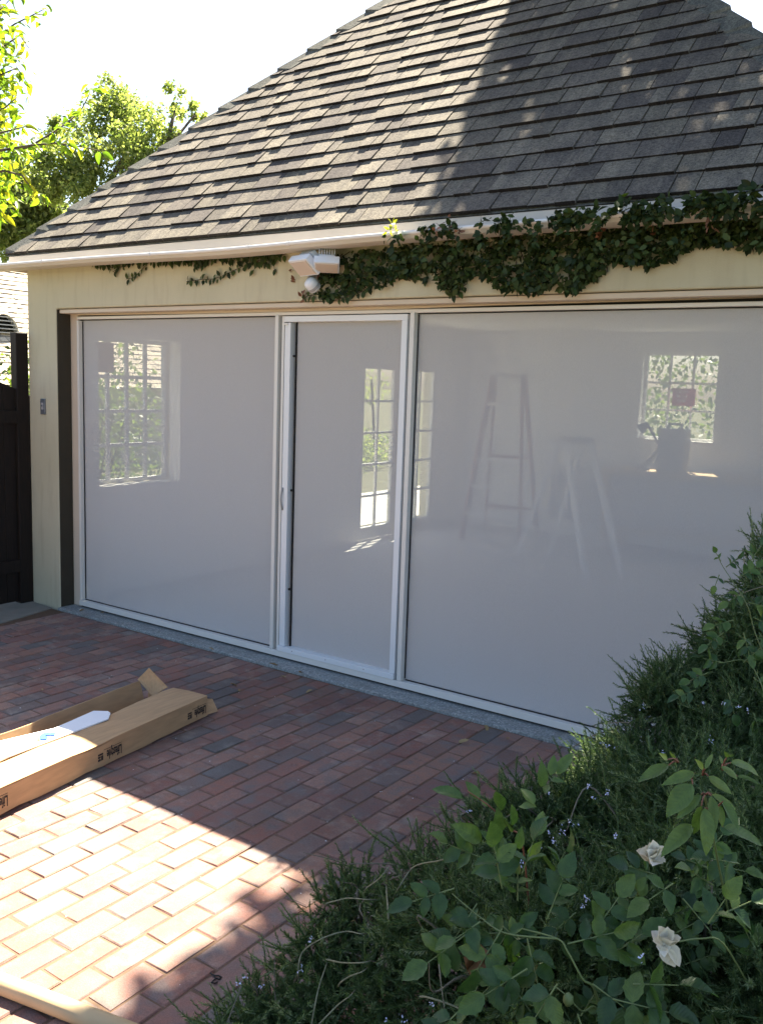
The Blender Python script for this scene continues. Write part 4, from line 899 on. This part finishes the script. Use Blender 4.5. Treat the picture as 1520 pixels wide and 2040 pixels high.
def rosemary(T, blobs, n, seed, needles=58):
    r = np.random.default_rng(seed); bl = np.array([(*at(x, y, d), rr) for x, y, d, rr in blobs]); w = bl[:, 3]**2; k = r.choice(len(bl), n, p=w/w.sum())
    nc = 26; cd_ = unit(r.normal(size=(len(bl), nc, 3))+np.array([-.15, -.25, .35])); d = unit(cd_[k, r.integers(0, nc, n)]+r.normal(size=(n, 3))*.20); u = r.uniform(.25, .95, n); P0 = bl[k, :3]+d*(bl[k, 3]*u)[:, None]; P0[:, 2] = np.maximum(P0[:, 2], .03)
    D = unit(d+r.normal(size=(n, 3))*.75+np.array([0, 0, .08])); Ln = r.uniform(.045, .125, n); shoots(T, P0, D, Ln, needles, seed+1)
    return bl
RM = thing('rosemary_bush', (4.75, -2.5, 0), 'sprawling dark rosemary bush with pale blue flowers beside the bricks', 'bush')
blobs = [(800, 1985, 2.25, .20), (690, 2030, 2.3, .16), (560, 2075, 2.3, .14), (470, 2090, 2.25, .09), (930, 1870, 2.3, .22), (860, 1790, 2.4, .14), (1030, 1730, 2.5, .20), (1000, 1960, 2.1, .26), (1130, 1690, 2.55, .20), (1200, 1820, 2.3, .28),
         (1190, 2010, 1.95, .28), (1350, 1700, 2.35, .28), (1390, 1920, 2.0, .30), (1520, 1800, 2.1, .30), (1550, 1990, 1.9, .3), (730, 1830, 2.45, .13), (1040, 1640, 2.6, .11), (960, 1650, 2.5, .06), (640, 1930, 2.35, .10)]
rosemary(RM, blobs, 9500, 61)
RM2 = thing('rosemary_bush', (5.15, -1.75, 0), 'tall upright rosemary bush in front of the right mesh panel', 'bush')
blobs2 = [(1290, 1540, 2.9, .17), (1230, 1560, 2.8, .12), (1195, 1600, 2.7, .14), (1380, 1480, 3.0, .22), (1360, 1390, 3.0, .12), (1320, 1430, 2.95, .13), (1480, 1380, 3.1, .24), (1460, 1290, 3.1, .13), (1540, 1240, 3.15, .20), (1550, 1130, 3.2, .12), (1580, 1340, 3.0, .3), (1500, 1540, 2.8, .28), (1400, 1600, 2.7, .25), (1570, 1650, 2.6, .3), (1520, 1195, 3.15, .09)]
rosemary(RM2, blobs2, 8000, 65)
tips = [((660, 1860), (560, 1775), 2.42), ((780, 1690), (705, 1640), 2.5), ((745, 1740), (668, 1700), 2.45), ((640, 1800), (622, 1745), 2.42), ((470, 2010), (400, 2005), 2.3), ((500, 1985), (490, 1950), 2.3), ((730, 1740), (742, 1660), 2.5), ((840, 1700), (825, 1640), 2.5),
        ((420, 2040), (365, 2030), 2.3), ((560, 1950), (520, 1900), 2.35), ((650, 1880), (610, 1850), 2.4), ((690, 1790), (640, 1740), 2.45), ((900, 1640), (870, 1600), 2.55), ((1020, 1600), (985, 1560), 2.6)]
tips2 = [((1240, 1470), (1225, 1405), 2.9), ((1240, 1490), (1212, 1400), 2.85), ((1330, 1380), (1320, 1310), 3), ((1180, 1520), (1165, 1440), 2.75), ((1400, 1290), (1395, 1215), 3.05), ((1420, 1240), (1440, 1180), 3.05), ((1500, 1120), (1500, 1040), 3.1), ((1480, 1190), (1488, 1110), 3.1), ((1290, 1420), (1262, 1440), 2.9), ((1380, 1330), (1340, 1290), 3)]
for T, tp, sd in ((RM, tips, 71), (RM2, tips2, 72)):
    P0 = np.array([at(a[0], a[1], d) for a, b, d in tp]); P1 = np.array([at(b[0], b[1], d-.02) for a, b, d in tp]); L = np.linalg.norm(P1-P0, axis=1)
    shoots(T, P0, unit(P1-P0-.1*L[:, None]*np.array([0, 0, 1])), L, 80, sd, .15)
    rr = np.random.default_rng(sd); bb = blobs if T is RM else blobs2
    for k in range(46):
        x, y, d, r0 = bb[k % len(bb)]; c = at(x, y, d); dr = unit(rr.normal(size=3)+np.array([0, -.5, .4])); e = c+dr*r0*1.12; sid = unit(rr.normal(size=3))*.1
        MB().spline([c+np.array([0, 0, -.5*r0]), c*.5+e*.5+sid*.4, e, e+sid*1.3+np.array([0, 0, -.01])], [.005, .0036, .0022, .0009], 6).build('branch', M.stem, T, smooth=True)
def petals(n, s, seed):
    r = np.random.default_rng(seed); V = []; F = []
    for k in range(n):
        c = r.normal(0, s*.6, 3); a = unit(r.normal(size=3)); Rm = frames(a[None], unit(r.normal(size=3))[None])[0]; b0 = len(V)
        for v in DIA_V: V.append(c+Rm@(v*np.array([.6, 1, 1])*s))
        F.append(tuple(b0+i for i in (0, 3, 2, 1)))
    me = mesh('flower', V, F, .5); me.materials.append(M.flower); return me
fmh = [petals(8, .0052, k) for k in range(5)]
fl1 = [(490, 1948), (478, 1960), (520, 1965), (600, 1930), (1085, 1560), (1090, 1580), (935, 1615), (1095, 1660), (1120, 1655), (1102, 1675), (1170, 1565), (1210, 1580), (1180, 1590), (1140, 1640), (1225, 1665), (1170, 1790), (1160, 1805), (985, 1915), (975, 1940), (990, 1960), (1275, 1905), (1070, 1690), (770, 2035), (800, 2030), (860, 2000), (1040, 1720), (620, 1870)]
fl2 = [(1200, 1480), (1212, 1486), (1225, 1490), (1280, 1408), (1400, 1400), (1440, 1402), (1470, 1408), (1490, 1415), (1415, 1475), (1320, 1500), (1370, 1545)]
def surf(T, x, y):
    best = None
    for bx, by, bdp, r0 in (blobs if T is RM else blobs2):
        q = math.hypot(x-bx, y-by)/(r0*FPX/bdp)
        if q < 1.25: dd = bdp-(r0+.06)*math.sqrt(max(0.05, 1-min(q, 1)**2)); best = dd if best is None else min(best, dd)
    return best or 2.3
for T, fl in ((RM, fl1), (RM2, fl2)):
    for k, (x, y) in enumerate(fl):
        o = bpy.data.objects.new('flower', fmh[k % 5]); COL.objects.link(o); o.parent = T; o.location = (at(x, y, surf(T, x, y)-.02)-origin(T)).tolist(); o.rotation_euler = (k, k*1.7, 0); o.scale = (1.15,)*3

# ------------------------------------------------------------------ roses and the long leaved shrub
vcam = unit(CAM-np.array([4.8, -2.6, .6]))
rm_ = [leaf_mesh('leaf', 1.0, w, c, M.rose, t, .07, 9) for w, c, t in ((.62, .2, .1), (.66, .3, .3), (.58, .12, .5), (.64, -.1, .7), (.6, .25, .92), (.55, .3, .2))]
rq = np.random.default_rng(81)
def compound(T, base, direction, size, nleaf, tb=0.0):
    """a rose leaf: stalk with paired leaflets and one at the tip"""
    d = unit(direction); s = unit(np.cross(d, vcam)); L = size*(.9+.45*nleaf); nr = unit(vcam*.7+np.array([0, 0, .7])+rq.normal(0, .35, 3))
    MB().tube([base, base+d*L*.5, base+d*L], [.0016, .0013, .0009], 5).build('leaf_stalk', M.stemg, T)
    for k in range(nleaf):
        p = base+d*L*(.35+.6*k/max(1, nleaf))
        for sg in (-1, 1):
            a = unit(d*.55+s*sg+rq.normal(0, .18, 3)); i = min(5, int((rq.random()*.85+tb)*6)); place_leaf(rm_[i], 'leaf', p, p+a, unit(nr+rq.normal(0, .3, 3)), T, size*rq.uniform(.8, 1.1))
    place_leaf(rm_[min(5, int((rq.random()*.8+tb)*6))], 'leaf', base+d*L, base+d*L+d, nr, T, size*1.15)
def blossom(T, c, r0, n, droop, seed, mat=None, label=None):
    r = np.random.default_rng(seed); pm = [leaf_mesh('petal', 1.0, .95, q, mat or M.petal, t, .05, 6) for q, t in ((-.5, .2), (-.25, .6), (.3, .9), (.1, .45))]
    core = MB().tube([c-np.array([0, 0, r0*.25]), c+np.array([0, 0, r0*.1]), c+np.array([0, 0, r0*.35])], [r0*.2, r0*.32, r0*.1], 8).build('blossom', mat or M.petal, T)
    if label: core['label'] = label
    for k in range(n):
        th = k*2.4; ph = .25+1.2*k/n; a = unit(np.array([math.cos(th)*math.sin(ph), math.sin(th)*math.sin(ph), math.cos(ph)-droop])+r.normal(0, .12, 3))
        place_leaf(pm[k % 4], 'petal', c, c+a, unit(np.cross(a, r.normal(size=3))*.5+np.array([0, 0, 1])+vcam*.3), core, r0*r.uniform(.85, 1.2))
RB = thing('rose_bush', (4.95, -2.9, 0), 'rose bush with two faded cream blooms growing through the rosemary', 'rose bush')
def cane(T, pts, r0, r1, mat=None): MB().spline([at(*p) for p in pts], np.linspace(r0*.62, r1*.62, len(pts)), 7).build('stem', mat or M.stemg, T, smooth=True)
cane(RB, [(1230, 2200, 1.85), (1190, 1990, 1.68), (1160, 1950, 1.65), (1130, 1895, 1.65), (1110, 1870, 1.66), (1040, 1850, 1.7)], .0045, .002)
cane(RB, [(1110, 1870, 1.66), (1010, 1860, 1.7), (960, 1830, 1.75), (900, 1780, 1.8)], .0028, .0015)
cane(RB, [(1240, 2100, 1.8), (1190, 2010, 1.68), (1160, 2015, 1.64), (1130, 1985, 1.63), (1105, 1965, 1.65)], .003, .0018)
cane(RB, [(1330, 2200, 1.8), (1260, 2000, 1.7), (1215, 1960, 1.66)], .003, .002)
cane(RB, [(1500, 1980, 1.75), (1440, 1880, 1.6), (1395, 1870, 1.58), (1350, 1876, 1.56)], .003, .002)
cane(RB, [(1060, 1900, 2.05), (1042, 1690, 1.9), (1015, 1650, 1.88), (980, 1610, 1.86), (930, 1575, 1.86)], .0035, .0018, M.redstem)
for x, y, ux, uy, sz, nl, tb, dp in [(905, 1770, -1, .25, .048, 2, .25, 1.8), (950, 1800, -.6, .8, .045, 2, .1, 1.78), (1000, 1770, -.2, -1, .050, 2, .0, 1.75), (1040, 1740, .3, -1, .050, 1, .15, 1.75), (930, 1860, -.8, .5, .05, 2, 0, 1.72), (1000, 1850, -.5, .7, .048, 2, 0, 1.7),
                                     (1050, 1870, .2, .9, .05, 2, 0, 1.68), (1090, 1830, .3, -.8, .046, 2, 0, 1.72), (1130, 1880, .9, -.2, .048, 2, .05, 1.66), (1180, 1860, .6, -.8, .046, 2, 0, 1.68), (1050, 1930, -.8, .5, .05, 2, 0, 1.64), (1110, 1960, -.6, .9, .052, 1, 0, 1.6),
                                     (1180, 1960, .7, .5, .056, 2, .05, 1.62), (1220, 1990, .8, .2, .056, 2, 0, 1.6), (1260, 1960, 1, -.1, .058, 1, .2, 1.62), (1150, 2020, .3, .9, .055, 2, 0, 1.58), (1200, 1910, .7, -.4, .048, 2, 0, 1.68), (1000, 1940, -.9, .9, .05, 1, 0, 1.68),
                                     (1410, 1840, .4, -.8, .042, 1, .5, 1.56), (1440, 1820, .8, -.3, .040, 1, .6, 1.56), (1390, 1720, .5, -.6, .04, 2, .2, 1.72), (1340, 1760, -.7, .3, .045, 1, 0, 1.7), (1360, 1790, .5, .6, .04, 2, 0, 1.72), (1270, 1800, -.5, .6, .045, 1, 0, 1.75), (960, 1710, -.8, -.4, .045, 2, .15, 1.9), (1090, 1760, .4, -.9, .045, 2, .05, 1.8)]:
    compound(RB, at(x, y, dp), unit(CR*ux-CU*uy+CW*rq.uniform(-.3, .1)), sz, nl, tb)
for q in range(46):
    x, y = rq.uniform(905, 1300), rq.uniform(1790, 2050)
    if q > 32: x, y = rq.uniform(1300, 1520), rq.uniform(1720, 2040)
    a = rq.uniform(0, 6.28); compound(RB, at(x, y, 1.78+rq.uniform(-.08, .12)), unit(CR*math.cos(a)-CU*math.sin(a)-CW*rq.uniform(0, .5)), rq.uniform(.028, .046), int(rq.integers(1, 3)), 0)
S2 = lambda a, b: (860+a/2.303, 1440+b/2.303)
S3 = lambda a, b: (340+a/3.304, 1600+b/3.304)
for T, pl in ((RM, [[(1030, 660), (1100, 640), (1170, 625), (1300, 635)], [(840, 1110), (870, 980), (1000, 890), (1150, 845), (1250, 860)], [(930, 1450), (970, 1240), (1020, 1080)], [(980, 1454), (1100, 1330), (1180, 1270)], [(1030, 1030), (1130, 1050), (1260, 1050)],
                   [(1290, 560), (1370, 500), (1420, 440)], [(1430, 690), (1420, 560), (1425, 460)], [(1700, 1280), (1850, 1330), (1960, 1380)], [(1500, 560), (1600, 420), (1760, 380)], [(1120, 1180), (1180, 1140), (1260, 1110)]]),):
    for q in pl:
        P = [at(*S3(*v), surf(RM, *S3(*v))+.012) for v in q]; P = [P[0]-(P[1]-P[0])*.35+CW*.05-CU*.03]+P+[P[-1]+(P[-1]-P[-2])*.4+CW*.05-CU*.02]; MB().spline(P, np.linspace(.0024, .0012, len(P)), 6).build('branch', M.palestem, T, smooth=True)
def hero(T, me, name, b, t, dp, dt, width_bias=0):
    p, q = at(*S2(*b), dp), at(*S2(*t), dp+dt); nr = unit(vcam+np.array([0, 0, .6])+rq.normal(0, .25, 3)); return place_leaf(me, name, p, q, nr, T, np.linalg.norm(q-p))
hm = [leaf_mesh('leaf', 1.0, w, c, M.rose, t, .04, 9) for w, c, t in ((.42, .15, .62), (.5, .2, .75), (.46, .1, .85))]
for k, (b, t) in enumerate([((140, 345), (0, 290)), ((215, 355), (160, 262)), ((255, 385), (225, 345)), ((315, 405), (300, 300)), ((470, 375), (410, 290)), ((480, 385), (395, 380)), ((505, 295), (508, 178)), ((545, 240), (562, 148)), ((575, 235), (645, 135)), ((545, 262), (608, 268)), ((520, 325), (535, 275)), ((230, 540), (95, 465)), ((300, 590), (235, 490)), ((310, 500), (305, 405)), ((360, 500), (330, 430)), ((400, 580), (410, 480)), ((480, 520), (515, 400)), ((450, 625), (500, 545)), ((370, 470), (375, 380)), ((325, 600), (330, 520)), ((250, 660), (180, 690)), ((345, 740), (255, 660))]):
    hero(RB, hm[k % 3], 'leaf', b, t, 1.86, rq.uniform(-.03, .03))
blossom(RB, at(1299, 1712, 1.55), .027, 15, .15, 5); blossom(RB, at(1322, 1880, 1.55), .026, 11, .3, 6)
pm2 = leaf_mesh('petal', 1.0, .62, .1, M.petal, .3, .03, 7)
c2 = RB.children[-1]
for a, b in (((1322, 1885), (1345, 1928)), ((1328, 1880), (1356, 1926)), ((1318, 1885), (1330, 1922))):
    p, q = at(*a, 1.54), at(*b, 1.53); place_leaf(pm2, 'petal', p, q, vcam+rq.normal(0, .2, 3), c2, np.linalg.norm(q-p))
blossom(RB, at(952, 1900, 1.74), .034, 8, 1.2, 8, M.brownpetal, 'withered brown bloom hanging')
hip = MB().tube([at(1131, 1978, 1.63), at(1132, 1985, 1.63), at(1131, 1995, 1.63), at(1130, 2004, 1.63)], [.003, .009, .010, .004], 10).build('rose_hip', M.stemg, RB, smooth=True)
# climbing roses in the upright bush
RB2 = thing('rose_bush', (5.35, -1.95, 0), 'small leaved rose climbing through the tall rosemary by the right mesh panel', 'rose bush')
cane(RB2, [(1560, 1600, 2.5), (1530, 1350, 2.6), (1500, 1250, 2.65), (1485, 1200, 2.65), (1440, 1130, 2.75), (1428, 1105, 2.75)], .0035, .0012)
cane(RB2, [(1560, 1500, 2.5), (1500, 1330, 2.6), (1440, 1320, 2.6), (1400, 1330, 2.6)], .003, .0012)
cane(RB2, [(1590, 1300, 2.6), (1540, 1180, 2.65), (1500, 1110, 2.7)], .003, .0012)
for x, y, ux, uy, sz, nl, tb in [(1435, 1118, -.5, -.8, .020, 1, .3), (1445, 1130, .7, -.6, .022, 2, .3), (1432, 1145, -.4, .9, .024, 1, .2), (1470, 1150, .8, -.5, .030, 2, .3), (1490, 1125, .4, -.7, .034, 2, .75), (1480, 1180, -.7, .4, .030, 2, .3), (1490, 1200, .8, .2, .034, 2, .7), (1460, 1235, -.8, .2, .032, 2, .0), (1440, 1260, -.7, .5, .032, 2, .1),
                                  (1500, 1230, .8, .4, .034, 2, .75), (1480, 1260, .2, 1, .034, 2, .5), (1440, 1320, -.9, -.2, .034, 2, .05), (1480, 1320, .6, -.6, .034, 2, .05), (1410, 1340, -.8, .3, .032, 2, .1), (1500, 1350, .7, .5, .034, 2, .1), (1385, 1375, -.7, .2, .030, 2, .25), (1450, 1380, .2, .9, .032, 2, .1), (1500, 1420, .2, .8, .034, 2, 0), (1515, 1300, .5, -.4, .034, 2, .1), (1510, 1160, .6, .3, .034, 2, .5)]:
    compound(RB2, at(x, y, 2.6), unit(CR*ux-CU*uy-CW*.15), sz*1.05, nl, tb)
LS = thing('long_leaved_shrub', (5.1, -3.15, 0), 'bright shrub shoot with long pointed leaves on reddish stems', 'shrub')
hub = (*S2(1250, 330), 1.42); cane(LS, [(1480, 2250, 2.1), (1460, 1900, 1.9), (1430, 1720, 1.62), hub], .004, .0028, M.stemg)
lm = [leaf_mesh('leaf', 1.0, w, c, M.longleaf, t, .0, 10) for w, c, t in ((.32, .12, .15), (.34, .2, .5), (.28, .05, .75), (.34, -.08, .95))]
lml = leaf_mesh('leaf', 1.0, .50, .18, M.longleaf, .2, .03, 10)
for k, (b, t, me) in enumerate([((1085, 195), (945, 262), lm[0]), ((1205, 230), (1060, 275), lm[1]), ((1195, 282), (1072, 425), lml), ((1235, 330), (1118, 440), lm[0]), ((1280, 335), (1302, 500), lm[2]), ((1250, 390), (1272, 612), lm[1]), ((1285, 328), (1390, 405), lm[3]), ((1268, 245), (1375, 335), lm[3]), ((1330, 200), (1400, 268), lm[3]),
                                ((1370, 183), (1520, 225), lm[1]), ((1400, 245), (1505, 275), lm[0]), ((1335, 360), (1412, 480), lm[1]), ((1335, 478), (1530, 552), lm[0]), ((1195, 465), (1055, 595), lm[1]), ((1080, 168), (1035, 140), lm[3]), ((1110, 168), (1090, 128), lm[2]), ((1245, 215), (1200, 165), lm[3]), ((1252, 212), (1288, 138), lm[2]), ((1330, 188), (1318, 148), lm[2]), ((1350, 160), (1372, 125), lm[1]),
                                ((1235, 380), (1200, 520), lm[0]), ((1320, 380), (1335, 480), lm[1])]):
    dp = 1.42-.02*(k % 3); hero(LS, me, 'leaf', b, t, dp, rq.uniform(-.04, .02))
    bp = at(*S2(*b), dp); hb = at(*min((hub, (*S2(1190, 262), 1.42), (*S2(1330, 215), 1.42), (*S2(1130, 180), 1.42), (*S2(1290, 420), 1.43), (*S2(1240, 240), 1.42)), key=lambda q: math.hypot(q[0]-S2(*b)[0], q[1]-S2(*b)[1]))); MB().tube([hb, hb*.5+bp*.5+np.array([0, 0, .004]), bp], [.0015, .0012, .0009], 6).build('leaf_stalk', M.redstem, LS, smooth=True)
